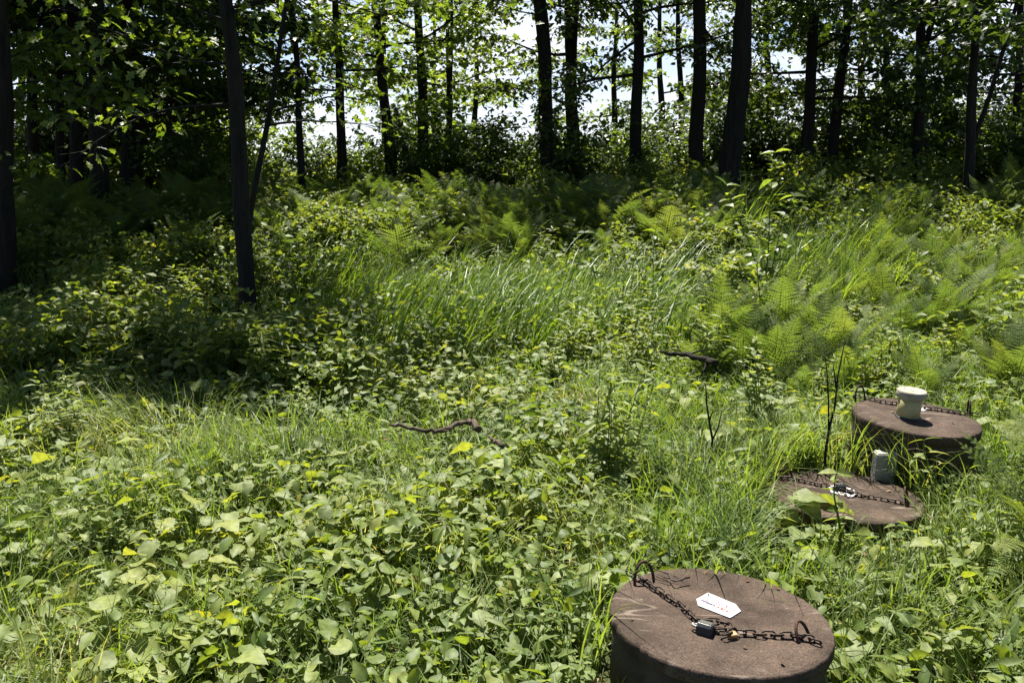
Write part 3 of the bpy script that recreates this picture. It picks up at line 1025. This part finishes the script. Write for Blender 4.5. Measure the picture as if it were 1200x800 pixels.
# ------------------------------------------------------------------ individual plants
def filt(p, h=0.0, pad=.1):
    return p[outside_covers(p[:, 0], p[:, 1], pad) & sight_ok(p[:, 0], p[:, 1], h)]


# broad-leaved plants of the foreground carpet
BROAD = [broad_mesh('broadleaf_plant', random.choice((8, 9, 10, 12)), s * .88, h) for s, h in ((.07, .12), (.082, .15), (.09, .16), (.066, .18), (.098, .19), (.05, .13), (.074, .21), (.06, .15))]
WIDE = grid_leaf((0, .1, .3, .55, .8, 1), (.03, .22, .34, .33, .2, .005), cols=(-1, -.5, 0, .5, 1), fold=.25, droop=.3, wave=.1)
BROAD += [broad_mesh('broadleaf_plant', 14, .062, .14, WIDE, M_HERB), broad_mesh('broadleaf_plant', 16, .055, .18, WIDE, M_HERB), broad_mesh('broadleaf_plant', 11, .085, .15, MAPLE, M_COVER),
          broad_mesh('broadleaf_plant', 13, .075, .18, MAPLE, M_HERB), broad_mesh('broadleaf_plant', 15, .08, .2, LANCE, M_HERB)]
def dbroad(x, y, px, py):
    w = np.where((px < 720) & (py > 470), 1.0, .42)
    w = np.where((px > 980) & (py > 600), .45, w)
    return w * np.clip(.25 + 1.1 * smooth(.3, .62, noise2(x, y, .8, 31)), 0, 1)
bp = filt(scatter(300, 1.35, 6.6, 60, dens=dbroad), .12, .1)[:288]
place(BROAD, bp, 'broadleaf_plant', 'low broad-leaved plant, one of many carpeting the clearing floor', 'plant', 'broad-leaved plants carpeting the clearing', .75, 1.25, h=.1)

# big single burdock-like leaves near the covers
for (px, py, z, s, n, lab) in ((845, 636, .0, 1.2, 6, 'large broad-leaved plant standing behind the sign-bearing cover'),
                               (895, 640, .0, 1.3, 5, 'upright broad-leaved plant with a tall oval leaf right behind the sign-bearing cover'),
                               (1022, 735, .0, 1.2, 5, 'large broad-leaved plant right of the sign-bearing cover'),
                               (945, 640, .0, 1.2, 6, 'broad-leaved plant at the near rim of the low sunken cover'),
                               (905, 612, .0, 1.0, 6, 'broad-leaved plant at the left rim of the low sunken cover'),
                               (1012, 540, .0, 1.2, 7, 'drooping large-leaved plant against the left side of the raised cover'),
                               (1062, 560, .0, 1.1, 5, 'broad-leaved plant at the foot of the raised cover beside the small block')):
    c = at_z(px, py, z)
    o = link('broadleaf_plant', broad_mesh('broadleaf_plant', n, .1 * s, .13 if s < 1.5 else .17), None, (c.x, c.y, float(gz(c.x, c.y))), (0, 0, random.uniform(0, 6)))
    tag(o, lab, 'plant')

# tall arching grass
REED = [tuft_mesh('tall_grass_tuft', 24, l, .016, M_REED, .16, 0.25, .35, .8, .5) for l in (.85, .75, .95, .7)]
pts = []
for k in range(190):
    px = random.uniform(335, 830); py = random.gauss(392 - (px - 340) * .02, 22)
    if random.random() < .25: px = random.uniform(360, 640)
    c = at_z(px, max(py, 350), 0); pts.append((c.x, c.y))
place(REED, pts, 'tall_grass_tuft', 'tuft of tall arching grass, one of the band of tall grass before the shaded ferns', 'grass tuft', 'band of tall grass across the middle', .7, 1.05, (0, .35))
REED2 = [tuft_mesh('tall_grass_tuft', 34, l, .014, M_REED, .2, 0.3, .22, .7, .7) for l in (.85, .95, .75)]
pts = []
for k in range(34):
    px = random.gauss(965, 42); py = random.uniform(330, 395)
    c = at_z(px, py, 0); pts.append((c.x, c.y))
place(REED2, pts, 'tall_grass_tuft', 'tall upright grass tuft in the thick clump amid the sunlit ferns', 'grass tuft', 'clump of tall grass amid the sunlit ferns', .8, 1.15, (0, .5))
REED3 = [tuft_mesh('grass_tussock', 60, l, .0045, M_GRASS, .1, None, .35, 1.2) for l in (.3, .36, .26)]
pts = filt(scatter(110, 1.4, 7.5, 60), .2, .12)
place(REED3, pts, 'grass_tussock', 'fine-bladed green grass tussock, one of many among the broad leaves', 'grass tuft', 'fine grass tussocks in the clearing', .7, 1.2)

# ferns
FERN = [fern_mesh('fern', n, l) for n, l in ((13, 1.0), (14, .9), (11, 1.1), (15, .8), (8, 1.15), (9, .95))]
pts = []
def fern_zone(px0, px1, d0, d1, n):
    for k in range(n):
        d = random.uniform(d0, d1); px = random.uniform(px0, px1)
        c = at_y(px, 240, d); pts.append((c.x, d))
fern_zone(380, 860, 10.6, 16.5, 118)
fern_zone(10, 380, 10.8, 15.0, 50)
place(FERN, pts, 'fern', 'green fern clump in the shaded fern bank below the tree trunks', 'fern', 'shaded fern bank along the wood edge', .55, .92)
FERNUP = [fern_mesh('fern', n, l, spread=.62, low=1.0) for n, l in ((10, 1.0), (12, .9), (9, 1.15), (7, 1.05))]
pts = []
fern_zone(840, 1210, 6.8, 13.5, 84)
fern_zone(1000, 1190, 7.0, 9.5, 18)
fern_zone(830, 1010, 5.5, 7.0, 18)
fern_zone(1100, 1230, 5.2, 7.4, 12)
pts = [tuple(p) for p in filt(np.array(pts), .5, .25)]
place(FERNUP + FERN[:2], pts, 'fern', 'bright sunlit fern clump on the open right side of the clearing', 'fern', 'sunlit ferns on the right', .38, .74)
for (px, py, rz, s, lab) in ((1225, 700, 2.2, .75, 'large bright fern at the right edge, level with the sign-bearing cover'),
                             (1275, 640, 1.0, .95, 'bright fern leaning in from the right edge behind the nearest one')):
    c = at_z(px, py, 0)
    o = link('fern', FERN[int(s > .9)], None, (c.x, c.y, float(gz(c.x, c.y))), (0, 0, rz)); o.scale = (s * .8,) * 3
    tag(o, lab, 'fern')

# upright leafy weeds
WEED = [weed_mesh('leafy_weed', h, n, T, l, M_HERB, p) for h, n, T, l, p in
        ((.5, 5, OVATE, .075, 9), (.42, 6, LANCE, .1, 10), (.6, 4, OVATE, .085, 10), (.36, 7, OVATE, .06, 8), (.55, 5, LANCE, .12, 11))]
def dweed(x, y, px, py):
    w = np.where((px > 640) & (y > 4.3), 1.0, .25)
    w = np.where((px < 420) & (y > 5.2), .9, w)
    return w * np.clip(.3 + smooth(.35, .7, noise2(x, y, 1.3, 41)), 0, 1)
wp = filt(scatter(190, 3.2, 11.5, 60, dens=dweed), .5, .15)[:180]
place(WEED, wp, 'leafy_weed', 'upright leafy weed, one of many standing among the grass and ferns', 'weed', 'leafy weeds standing in the clearing', .65, 1.25)
WLOW = [weed_mesh('low_weed', .2, 5, OVATE, .05, M_HERB, 6), weed_mesh('low_weed', .24, 4, LANCE, .075, M_HERB, 7), weed_mesh('low_weed', .17, 7, OVATE, .04, M_HERB, 5)]
wp = filt(scatter(150, 1.4, 4.6, 60), .2, .1)[:140]
place(WLOW, wp, 'low_weed', 'short leafy weed seedling, one of many low in the foreground', 'weed', 'short weeds in the foreground', .7, 1.3)

# bushy growth of the shaded left and the wood edge
BUSH = [bush_mesh('leafy_bush', .5, .7, 420, OVATE, .085, M_HERB), bush_mesh('leafy_bush', .45, .85, 460, OVATE, .075, M_HERB, 11),
        bush_mesh('leafy_bush', .6, .6, 420, SIMPLE, .09, M_HERB, 12)]
pts = []
fern_zone(-40, 420, 7.6, 13.5, 46)
fern_zone(-60, 400, 5.7, 7.8, 30)
fern_zone(400, 860, 9.8, 12.0, 16)
fern_zone(700, 1210, 8.0, 14.0, 26)
pts = [p for p in pts if (p[0] + 2.6) ** 2 + (p[1] - 8.3) ** 2 > .6]
place(BUSH, pts, 'leafy_bush', 'low loose leafy bush, one of many in the undergrowth at the wood edge', 'bush', 'low bushes of the undergrowth', .6, 1.1)


pts = []
fern_zone(-40, 1240, 15.5, 24, 110)
place(BUSH, pts, 'leafy_bush', 'low loose leafy bush, one of many in the undergrowth at the wood edge', 'bush', 'low bushes of the undergrowth', 1.0, 1.7)


# individually recognisable weeds
def tall_weed(px, d, ztop, label, lean, n, leafs, T=OVATE, mat=M_BRIGHT, extra=()):
    c = at_y(px, 300, d)
    mb = MB()
    stems = [(lean, ztop)] + list(extra)
    for (ln, zt) in stems:
        g = 0
        P = np.array([(ln * t ** 1.5 + .03 * math.sin(5 * t), .02 * math.sin(3 * t), zt * t - .02) for t in np.linspace(0, 1, 12)])
        tube(mb, P, np.linspace(.008, .002, 12), 5, .3)
        for k in range(n):
            t = .35 + .65 * k / (n - 1)
            i = min(10, int(t * 11)); f = t * 11 - i
            p = P[i] * (1 - f) + P[i + 1] * f
            for q in (0, 1):
                az = k * 1.3 + q * 3.1 + random.gauss(0, .3)
                el = random.gauss(.25, .3)
                one_leaf(mb, T, p, (math.cos(az) * math.cos(el), math.sin(az) * math.cos(el), math.sin(el)), np.array((0, 0, 1)) + rng.normal(0, .3, 3),
                         leafs * random.uniform(.7, 1.2), min(1, max(0, random.gauss(.6, .2))))
    o = link('tall_weed', mb.mesh('tall_weed', mat), None, (c.x, d, float(gz(c.x, d))))
    tag(o, label, 'weed')


tall_weed(895, 8.6, 1.62, 'tall sunlit weed with long yellow-green leaves in front of the thickest right-hand trunk', .08, 13, .135, OVATE, M_LIT, ((-.38, 1.3), (.28, 1.2)))
tall_weed(893, 6.9, .82, 'sunlit weed with whorled leaves below the tall yellow-green weed', .0, 9, .11, OVATE, M_BRIGHT)
tall_weed(1005, 3.14, .43, 'slender leafy weed growing before the low sunken cover', .02, 8, .06, OVATE, M_HERB)
tall_weed(760, 8.2, 1.0, 'leafy weed rising above the tall grass right of centre', .1, 9, .11, OVATE, M_BRIGHT, ((-.15, .85),))
tall_weed(700, 8.6, .9, 'leafy weed with pale tips at the top of the tall grass', -.1, 8, .1, OVATE, M_BRIGHT)
tall_weed(1122, 3.72, .36, 'narrow-leaved weed against the right side of the raised cover', -.03, 8, .09, LANCE, M_HERB)
tall_weed(368, 7.3, .62, 'weed with grassy leaves right of the nearest trunk', .1, 9, .1, LANCE, M_HERB)

# ------------------------------------------------------------------ trees
DENS = 1.55


def limb_path(p0, az, el, L_, n=7, curve=.25, droop=.0):
    P = [np.array(p0, float)]
    a, e = az, el
    for i in range(n):
        a += random.gauss(0, .13); e += curve / n - droop * (i / n) + random.gauss(0, .09)
        P.append(P[-1] + np.array((math.cos(a) * math.cos(e), math.sin(a) * math.cos(e), math.sin(e))) * L_ / n)
    return np.array(P)


def spray(mbw, mbl, P, r, dens, T, leaf, tint_mu, flat=.45, sub=1.0):
    """side twigs along a limb, each carrying leaves"""
    n = len(P)
    L_ = np.linalg.norm(np.diff(P, axis=0), axis=1).sum()
    ns = max(4, int(L_ * 5.0 * sub))
    for k in range(ns + 1):
        t = .22 + .78 * k / ns if k < ns else 1.0
        i = min(n - 2, int(t * (n - 1))); f = t * (n - 1) - i
        p = P[i] * (1 - f) + P[i + 1] * f
        tan = P[i + 1] - P[i]; az = math.atan2(tan[1], tan[0]) + (random.choice((-1, 1)) * random.uniform(.4, 1.2) if k < ns else 0)
        el = random.gauss(.05, .25)
        l = L_ * random.uniform(.16, .34) * (1.15 - .6 * t) + .25
        Q = limb_path(p, az, el, l, 4, .0, .15)
        tube(mbw, Q, np.linspace(max(.004, r * .22), .002, 5), 3, .5, cap=False)
        m = max(5, int(l * dens * DENS))
        u = rng.uniform(.1, 1.08, m)
        ii = np.minimum(3, (np.clip(u, 0, .999) * 4).astype(int)); ff = (u * 4 - ii)[:, None]
        pos = Q[ii] * (1 - ff) + Q[ii + 1] * ff
        off = rng.normal(0, 1, (m, 3)) * np.array((.13, .13, .055))
        pos = pos + off
        a = np.arctan2(off[:, 1], off[:, 0]) + rng.normal(0, .7, m); e2 = rng.normal(-.3, .35, m)
        head = np.stack([np.cos(a) * np.cos(e2), np.sin(a) * np.cos(e2), np.sin(e2)], 1)
        nrm = np.array((0, 0, 1.0)) + rng.normal(0, flat, (m, 3))
        mbl.inst(T[0], T[1], pos, frames(head, nrm, leaf * rng.uniform(.65, 1.2, m)), np.clip(rng.normal(tint_mu, .2, m), 0, 1))


def tree(label, base, top, d, w, height, z0, limbs, llen, dens=26, leaf=.13, T=SIMPLE, mat=M_TREE, back=0.0, backaz=1.5708, backsp=.6, bend=0.0, upper=None, fork=None,
         custom=(), tint=.5, sides=10, el=(-.05, .7), bow=0.0, name='tree', shape=None, sub=1.0, below=None):
    """base/top: pixel x of the trunk at photo rows; base=(px, py), top=(px, 0); w: pixel width; back: crown drawn away from the viewer"""
    A = np.array(at_y(base[0], base[1], d)); B = np.array(at_y(top[0], top[1], d))
    g = float(gz(A[0], d))
    slope = (B[0] - A[0]) / (B[2] - A[2])
    x0 = A[0] - slope * (A[2] - g)
    r0 = w / F * d * .5
    wob = rng.normal(0, 1, 4)
    def tp(z):
        s = bend * (z / 1.6) * (1 - z / 3.2) + slope * z if z < 5 else slope * (5 + (z - 5) * .4)
        return np.array((s + bow * math.sin(z * .5) + .025 * r0 / .1 * math.sin(z * 1.1 + wob[0]) + .012 * math.sin(z * 2.9 + wob[1]), .05 * math.sin(z * .7 + wob[2]), z))
    def tr(z):
        return r0 * (1 - .82 * (z / height) ** 1.15) * (1 + .3 * math.exp(-max(z, 0) / .12))
    mbw, mbl = MB(), MB()
    root = empty(name, (x0, d, g))
    tag(root, label, 'tree')
    zs = np.concatenate([np.linspace(-.25, 1.0, 9), np.linspace(1.2, height, int(height * 3.2))])
    ztr = fork[0] if fork and fork[3] else height
    zz = [z for z in zs if z <= ztr + .3]
    tube(mbw, [tp(z) for z in zz], [max(.006, tr(max(z, 0)) * (1 + .03 * rng.normal())) for z in zz], sides, .5, rough=.1)
    stems = []
    if fork:
        for (ax, ratio) in fork[1]:
            q0 = tp(fork[0]); hh = height - fork[0]
            P = np.array([q0 + np.array((ax * t * hh * (1 - .25 * t), fork[2] * t * hh * .5, t * hh)) for t in np.linspace(0, 1, 14)]) + rng.normal(0, .008, (14, 3))
            rr = tr(fork[0]) * ratio
            tube(mbw, P, np.linspace(rr, .01, 14), max(6, sides - 2), .5, rough=.06)
            stems.append(P)
    def at_stem(z):
        if stems and z > fork[0] + .4:
            P = random.choice(stems)
            t = min(.999, (z - fork[0]) / (height - fork[0])) * 13
            i = int(t); return P[i] * (1 - t + i) + P[i + 1] * (t - i)
        return tp(z)
    az = random.uniform(0, 6.28)
    bow_az = backaz
    for k in range(limbs):
        t = (k + random.uniform(.0, .8)) / limbs
        z = z0 + (height * .97 - z0) * t
        az += GOLD + random.gauss(0, .3)
        a = az
        if back and random.random() < back:
            a = bow_az + random.gauss(0, backsp)
        p0 = at_stem(z)
        prof = (1.12 - .86 * t) if shape is None else shape(t)
        L_ = llen * prof * random.uniform(.7, 1.15)
        P = limb_path(p0, a, el[0] + (el[1] - el[0]) * t + random.gauss(0, .12), L_, 7, .2, .06)
        r = max(.008, tr(z) * .34)
        tube(mbw, P, np.linspace(r, .004, len(P)), 5, .5, cap=False)
        spray(mbw, mbl, P, r, dens, T, leaf, tint, sub=sub)
    if upper:
        nu, za, zb, lu, ua = upper
        for k in range(nu):
            z = random.uniform(za, zb)
            P = limb_path(at_stem(z), random.gauss(ua, .85), random.uniform(-.1, .35), lu * random.uniform(.5, 1.1), 7, .1, .05)
            r = max(.01, tr(min(z, height * .9)) * .34)
            tube(mbw, P, np.linspace(r, .004, len(P)), 5, .5, cap=False)
            spray(mbw, mbl, P, r, dens * 1.1, T, leaf * 1.15, tint, sub=sub)
    for (z, a, e, L_, r, dn) in custom:
        P = limb_path(tp(z), a, e, L_, 8, .05, .05)
        tube(mbw, P, np.linspace(r, .004, len(P)), 6, .5, cap=False)
        if dn > 0: spray(mbw, mbl, P, r, dn, T, leaf, tint, sub=sub)
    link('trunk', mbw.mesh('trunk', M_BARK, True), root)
    link('crown', mbl.mesh('crown', mat), root)
    return root


PI = math.pi
# the nearest trunk, with low leafy branches reaching left and right
tree('nearest dark trunk, alone in the shaded left of the clearing, with low leafy branches', (289, 380), (262, 0), 7.9, 21, 6.8, 4.4, 18, 2.5,
     34, .115, OAK, M_BRIGHT, back=1.0, backaz=1.5, backsp=.32, sides=16, bend=.035,
     custom=((2.1, PI * 1.0, -.02, 1.8, .016, 13), (2.45, PI * 1.07, .1, 1.7, .014, 13), (2.8, PI * .98, .15, 1.5, .012, 13),
             (2.85, -.2, .12, 2.0, .015, 13), (3.0, .2, .08, 2.3, .015, 13), (2.9, -.45, .1, 1.8, .014, 13),
             (1.35, 2.6, .4, .22, .008, 0), (1.75, -.5, .5, .3, .008, 0), (2.05, -1.2, .3, .2, .007, 0), (.9, .3, .4, .12, .007, 0)))
tree('thick dark trunk cut by the left edge of the picture, flared at its foot', (6, 345), (-10, 0), 9.9, 26, 9.5, 4.0, 32, 3.5, 30, .14, MAPLE, M_BRIGHT, back=.92, backaz=2.4, sides=12,
     custom=((2.3, .4, .25, 1.2, .012, 24), (2.6, 1.4, .2, 1.6, .012, 24), (2.0, 2.0, .15, 1.5, .012, 24)))
tree('slender leaning tree behind the nearest trunk, bending right with bare horizontal limbs', (284, 300), (337, 0), 10.6, 7.5, 6.5, 3.4, 14, 2.2, 30, .13, OAK, M_BRIGHT, back=.7, backaz=2.4, sides=8,
     custom=((1.75, .05, .05, 1.35, .016, 5), (1.9, -.05, .25, 1.5, .016, 6), (2.35, .1, .1, 1.3, .014, 14), (2.7, .2, .3, 1.3, .012, 30), (2.6, 3.0, .3, 1.2, .012, 30)))
# the dark stand on the left
left = [
    ('slim straight trunk in the dark left stand, leftmost behind the edge trunk', (70, 230), (64, 0), 15.6, 10, 11, 1.6, 30, 2.7),
    ('straight dark trunk in the left stand, just left of the stoutest one', (91, 240), (84, 0), 14.6, 15, 12, 2.2, 28, 3.0),
    ('stout dark trunk in the left stand, its widest', (112, 240), (113, 0), 14.0, 21, 13, 2.4, 30, 3.2),
    ('dark heavy trunk deep in the left stand, right of the stoutest one', (156, 230), (150, 0), 17.0, 26, 13, 2.0, 32, 3.4),
    ('thin pole of a trunk deep in shade at the far left', (38, 220), (34, 0), 17.5, 12, 12, 1.4, 30, 3.0),
    ('slim dark trunk in shadow at the right end of the left stand', (205, 225), (203, 0), 18.5, 13, 11, 1.6, 32, 3.0),
]
for k, (lab, b_, t_, d, w, h, z0, n, ll) in enumerate(left):
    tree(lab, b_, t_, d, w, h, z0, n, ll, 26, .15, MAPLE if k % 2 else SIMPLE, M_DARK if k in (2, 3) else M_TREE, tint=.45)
# middle row
tree('thin trunk seen just behind the nearest one, close on its left', (271, 225), (272, 0), 18.0, 8, 9, 1.4, 26, 2.4, 24, .13, SIMPLE, M_TREE, upper=(16, 6.2, 9.0, 3.4, -1.57))
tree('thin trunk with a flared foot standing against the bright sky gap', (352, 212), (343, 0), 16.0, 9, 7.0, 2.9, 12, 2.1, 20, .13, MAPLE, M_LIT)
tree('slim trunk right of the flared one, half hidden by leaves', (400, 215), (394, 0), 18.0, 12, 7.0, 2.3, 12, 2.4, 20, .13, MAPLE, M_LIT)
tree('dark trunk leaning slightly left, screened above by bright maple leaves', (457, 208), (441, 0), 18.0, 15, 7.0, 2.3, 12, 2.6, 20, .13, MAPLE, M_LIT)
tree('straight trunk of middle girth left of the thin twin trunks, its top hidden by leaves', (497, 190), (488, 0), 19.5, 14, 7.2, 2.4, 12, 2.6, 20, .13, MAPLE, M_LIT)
tree('thin twin trunks rising side by side left of the bright central sky gap', (527, 200), (523, 0), 20.0, 8, 7.5, 1.6, 14, 2.5, 20, .13, MAPLE, M_LIT,
     fork=(1.0, ((0, .85), (.035, .75)), 0, True))
tree('strong straight trunk at the centre, just left of the forked one', (644, 218), (632, 0), 17.0, 18, 10.5, 4.6, 20, 2.8, 26, .13, SIMPLE, M_TREE, upper=(8, 6.2, 8.8, 3.0, -1.75),
     custom=((2.5, .1, .5, 1.2, .012, 8), (3.6, PI, .3, 1.5, .015, 20)))
tree('forked trunk splitting in two above head height, right of the strong central trunk', (669, 212), (670, 0), 19.0, 17, 8.5, 3.0, 20, 2.3, 24, .13, SIMPLE, M_TREE,
     fork=(2.35, ((-.06, .7), (.05, .75)), 0, True))
tree('straight dark trunk midway between the forked one and the close pair of thick trunks', (743, 225), (748, 0), 17.0, 15, 10, 2.4, 26, 2.6, 26, .13, SIMPLE, M_TREE)
tree('straight thick trunk, left one of the close thick pair', (816, 228), (819, 0), 16.5, 18, 10, 3.2, 22, 2.8, 26, .13, LANCE, M_TREE)
tree('thickest trunk of the row, leaning right, right one of the close thick pair', (856, 240), (870, 0), 15.0, 25, 9, 4.2, 20, 2.8, 26, .13, LANCE, M_TREE, sides=14)
# right stand: low dense crowns
right = [
    ('straight dark trunk amid dense foliage, first right of the close thick pair', (944, 225), (953, 0), 17.2, 15, 9, 1.9, 21, 2.6, None),
    ('dark trunk leaning right, beside the first one of the right stand', (966, 232), (996, 0), 17.8, 14, 9, 1.7, 21, 2.7, None),
    ('slim trunk forking low to the right, in the darkest foliage of the right stand', (1073, 235), (1084, 0), 17.0, 13, 8, 1.6, 21, 2.5, (2.4, ((.14, .7),), 0, False)),
    ('slim right-hand trunk nearest to the viewer, with a thin leaning companion stem', (1132, 268), (1146, 0), 13.2, 12, 6.5, 2.0, 20, 2.0, (.8, ((.22, .55),), 0, False)),
    ('bare slim trunk almost lost in dark leaves left of the forked one', (1035, 225), (1040, 0), 20.0, 9, 10, 1.6, 24, 2.8, None),
    ('thin dark trunk at the far right edge behind the companion stem', (1190, 215), (1196, 0), 19.0, 10, 10, 1.6, 24, 2.8, None),
]
for k, (lab, b_, t_, d, w, h, z0, n, ll, fk) in enumerate(right):
    tree(lab, b_, t_, d, w, h, z0, n, ll, 25, .14, MAPLE if k % 2 else SIMPLE, M_TREE, fork=fk, tint=.4)
# trees standing behind, seen only as foliage
back = [(20, 23, 12), (130, 24, 13), (240, 25, 12), (450, 24, 7), (505, 27, 6.5), (552, 25, 6),  (720, 26, 6), (800, 24, 8), (775, 28, 8), (905, 24, 11), (1010, 26, 12), (1110, 24, 11), (1230, 23, 11)]
for k, (px, d, h) in enumerate(back):
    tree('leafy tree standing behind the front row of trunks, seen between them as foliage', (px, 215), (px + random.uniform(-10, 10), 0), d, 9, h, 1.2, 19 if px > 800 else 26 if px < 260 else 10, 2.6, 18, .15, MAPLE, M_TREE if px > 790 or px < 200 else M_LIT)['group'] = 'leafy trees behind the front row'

# understory shrubs
SHRUB = [bush_mesh('shrub', 1.1, 1.9, 1500, OVATE, .11, M_TREE, 16), bush_mesh('shrub', 1.0, 1.6, 1300, OVATE, .12, M_BRIGHT, 14), bush_mesh('shrub', 1.3, 2.1, 1600, SIMPLE, .12, M_TREE, 18)]
pts = []
for px, d in ((180, 19), (230, 17), (255, 21), (370, 21), (420, 20), (465, 20.5), (520, 19), (560, 20), (600, 19), (590, 22), (690, 20), (720, 22), (770, 19.5),
              (800, 21), (880, 19), (920, 21), (980, 20.5), (1040, 18.5), (1100, 20), (1150, 17), (1200, 16.5), (1180, 19), (430, 18.5), (480, 18), (550, 17.5), (610, 17.5), (660, 17.5), (705, 18), (770, 17.5), (840, 18), (520, 21.5), (650, 21.5), (60, 19), (110, 20), (20, 16), (1090, 22.5)):
    c = at_y(px, 215, d); pts.append((c.x, d))
place(SHRUB, pts, 'shrub', 'rounded leafy shrub of the understory between and behind the trunks', 'shrub', 'understory shrubs behind the trunks', .75, 1.12)


pts = []
for px in list(range(0, 290, 26)) + list(range(860, 1240, 29)):
    c = at_y(px + random.uniform(-12, 12), 215, random.uniform(19.5, 25)); pts.append((c.x, c.y))
place([SHRUB[0], SHRUB[2], bush_mesh('shrub', 1.0, 1.9, 1300, MAPLE, .1, M_LIT, 14)], pts, 'shrub', 'rounded leafy shrub of the understory between and behind the trunks', 'shrub', 'understory shrubs behind the trunks', 1.25, 1.8)


pts = []
for px in range(700, 860, 30):
    c = at_y(px + random.uniform(-12, 12), 215, random.uniform(19.5, 24)); pts.append((c.x, c.y))
for px in range(450, 590, 29):
    c = at_y(px + random.uniform(-12, 12), 215, random.uniform(19.5, 25)); pts.append((c.x, c.y))
place([SHRUB[1], SHRUB[2]], pts, 'shrub', 'rounded leafy shrub of the understory between and behind the trunks', 'shrub', 'understory shrubs behind the trunks', .9, 1.3)


# far woods beyond the slope
def far_woods():
    mb = MB()
    n = 0
    for k in range(150):
        d = random.uniform(120, 300); px = random.uniform(-200, 1400)
        x = (px - 600) / F * d; g = float(gz(x, d))
        r = random.uniform(2.5, 5.5); h = random.uniform(5, 9)
        m = 260
        u = rng.normal(0, 1, (m, 3)); u /= np.linalg.norm(u, axis=1, keepdims=True)
        pos = u * (rng.uniform(.6, 1.05, m)[:, None]) * np.array((r, r, h * .5)) + np.array((x, d, g + h * .52))
        a = rng.uniform(0, 6.28, m)
        head = np.stack([np.cos(a), np.sin(a), rng.normal(0, .3, m)], 1)
        mb.inst(SIMPLE[0], SIMPLE[1], pos, frames(head, u + np.array((0, 0, .5)), rng.uniform(.9, 2.0, m)), np.clip(rng.normal(.5, .2, m), 0, 1))
    o = link('far_woods', mb.mesh('far_woods', M_TREE))
    tag(o, 'low line of distant woods beyond the clearing', 'woods', kind='stuff')


far_woods()

# ------------------------------------------------------------------ light
SUN_EL, SUN_AZ = 63.0, -7.0           # azimuth measured from straight ahead (+Y) towards the right
sd = Vector((math.sin(R(SUN_AZ)) * math.cos(R(SUN_EL)), math.cos(R(SUN_AZ)) * math.cos(R(SUN_EL)), math.sin(R(SUN_EL))))
sl = bpy.data.lights.new('sun', 'SUN')
sl.energy = 5.0
sl.angle = R(.53)
sl.color = (1, .95, .86)
so = bpy.data.objects.new('sun', sl); COL.objects.link(so)
so.rotation_euler = (-sd).to_track_quat('-Z', 'Y').to_euler()
so.location = (0, 0, 30)

wd = bpy.data.worlds.new('World'); scene.world = wd
wd.use_nodes = True
N, L = wd.node_tree.nodes, wd.node_tree.links
N.clear()
out = N.new('ShaderNodeOutputWorld'); bg = N.new('ShaderNodeBackground')
sky = N.new('ShaderNodeTexSky'); sky.sky_type = 'NISHITA'; sky.sun_disc = False
sky.sun_elevation = R(SUN_EL); sky.sun_rotation = R(SUN_AZ)
sky.air_density = .65; sky.dust_density = .3; sky.ozone_density = 1.0
tc = N.new('ShaderNodeTexCoord')
mp = N.new('ShaderNodeMapping'); mp.inputs['Scale'].default_value = (1.6, 1.6, 5)
L.new(tc.outputs['Generated'], mp.inputs['Vector'])
nz = N.new('ShaderNodeTexNoise'); nz.inputs['Scale'].default_value = 2.2; nz.inputs['Detail'].default_value = 7; nz.inputs['Roughness'].default_value = .58
L.new(mp.outputs[0], nz.inputs['Vector'])
cr = N.new('ShaderNodeValToRGB'); cr.color_ramp.elements[0].position = .42; cr.color_ramp.elements[1].position = .6
L.new(nz.outputs['Fac'], cr.inputs['Fac'])
sx = N.new('ShaderNodeSeparateXYZ'); L.new(tc.outputs['Generated'], sx.inputs[0])
band = N.new('ShaderNodeMapRange'); band.interpolation_type = 'SMOOTHSTEP'
band.inputs['From Min'].default_value = .42; band.inputs['From Max'].default_value = .18
L.new(sx.outputs['Z'], band.inputs['Value'])
mm = N.new('ShaderNodeMath'); mm.operation = 'MULTIPLY'
L.new(cr.outputs['Color'], mm.inputs[0]); L.new(band.outputs[0], mm.inputs[1])
hz = N.new('ShaderNodeMapRange'); hz.interpolation_type = 'SMOOTHSTEP'
hz.inputs['From Min'].default_value = .16; hz.inputs['From Max'].default_value = .0; hz.inputs['To Max'].default_value = .85
L.new(sx.outputs['Z'], hz.inputs['Value'])
side = N.new('ShaderNodeMapRange'); side.interpolation_type = 'SMOOTHSTEP'
side.inputs['From Min'].default_value = -.1; side.inputs['From Max'].default_value = .5; side.inputs['To Min'].default_value = .12
L.new(sx.outputs['Y'], side.inputs['Value'])
mxx = N.new('ShaderNodeMath'); mxx.operation = 'MAXIMUM'
L.new(mm.outputs[0], mxx.inputs[0]); L.new(hz.outputs[0], mxx.inputs[1])
mx = N.new('ShaderNodeMix'); mx.data_type = 'RGBA'
ms = N.new('ShaderNodeMath'); ms.operation = 'MULTIPLY'
L.new(mxx.outputs[0], ms.inputs[0]); L.new(side.outputs[0], ms.inputs[1])
L.new(ms.outputs[0], mx.inputs['Factor']); L.new(sky.outputs[0], mx.inputs['A']); mx.inputs['B'].default_value = (7.6, 8.0, 8.9, 1)
L.new(mx.outputs['Result'], bg.inputs['Color'])
bg.inputs['Strength'].default_value = .05
L.new(bg.outputs[0], out.inputs['Surface'])

scene.view_settings.view_transform = 'Standard'
scene.view_settings.look = 'None'
scene.view_settings.exposure = 1.6
scene.view_settings.gamma = 1.0
scene.render.engine = 'CYCLES'
scene.cycles.max_bounces = 7
scene.cycles.diffuse_bounces = 3
scene.cycles.glossy_bounces = 2
scene.cycles.transmission_bounces = 5
scene.cycles.transparent_max_bounces = 4
scene.cycles.use_denoising = True
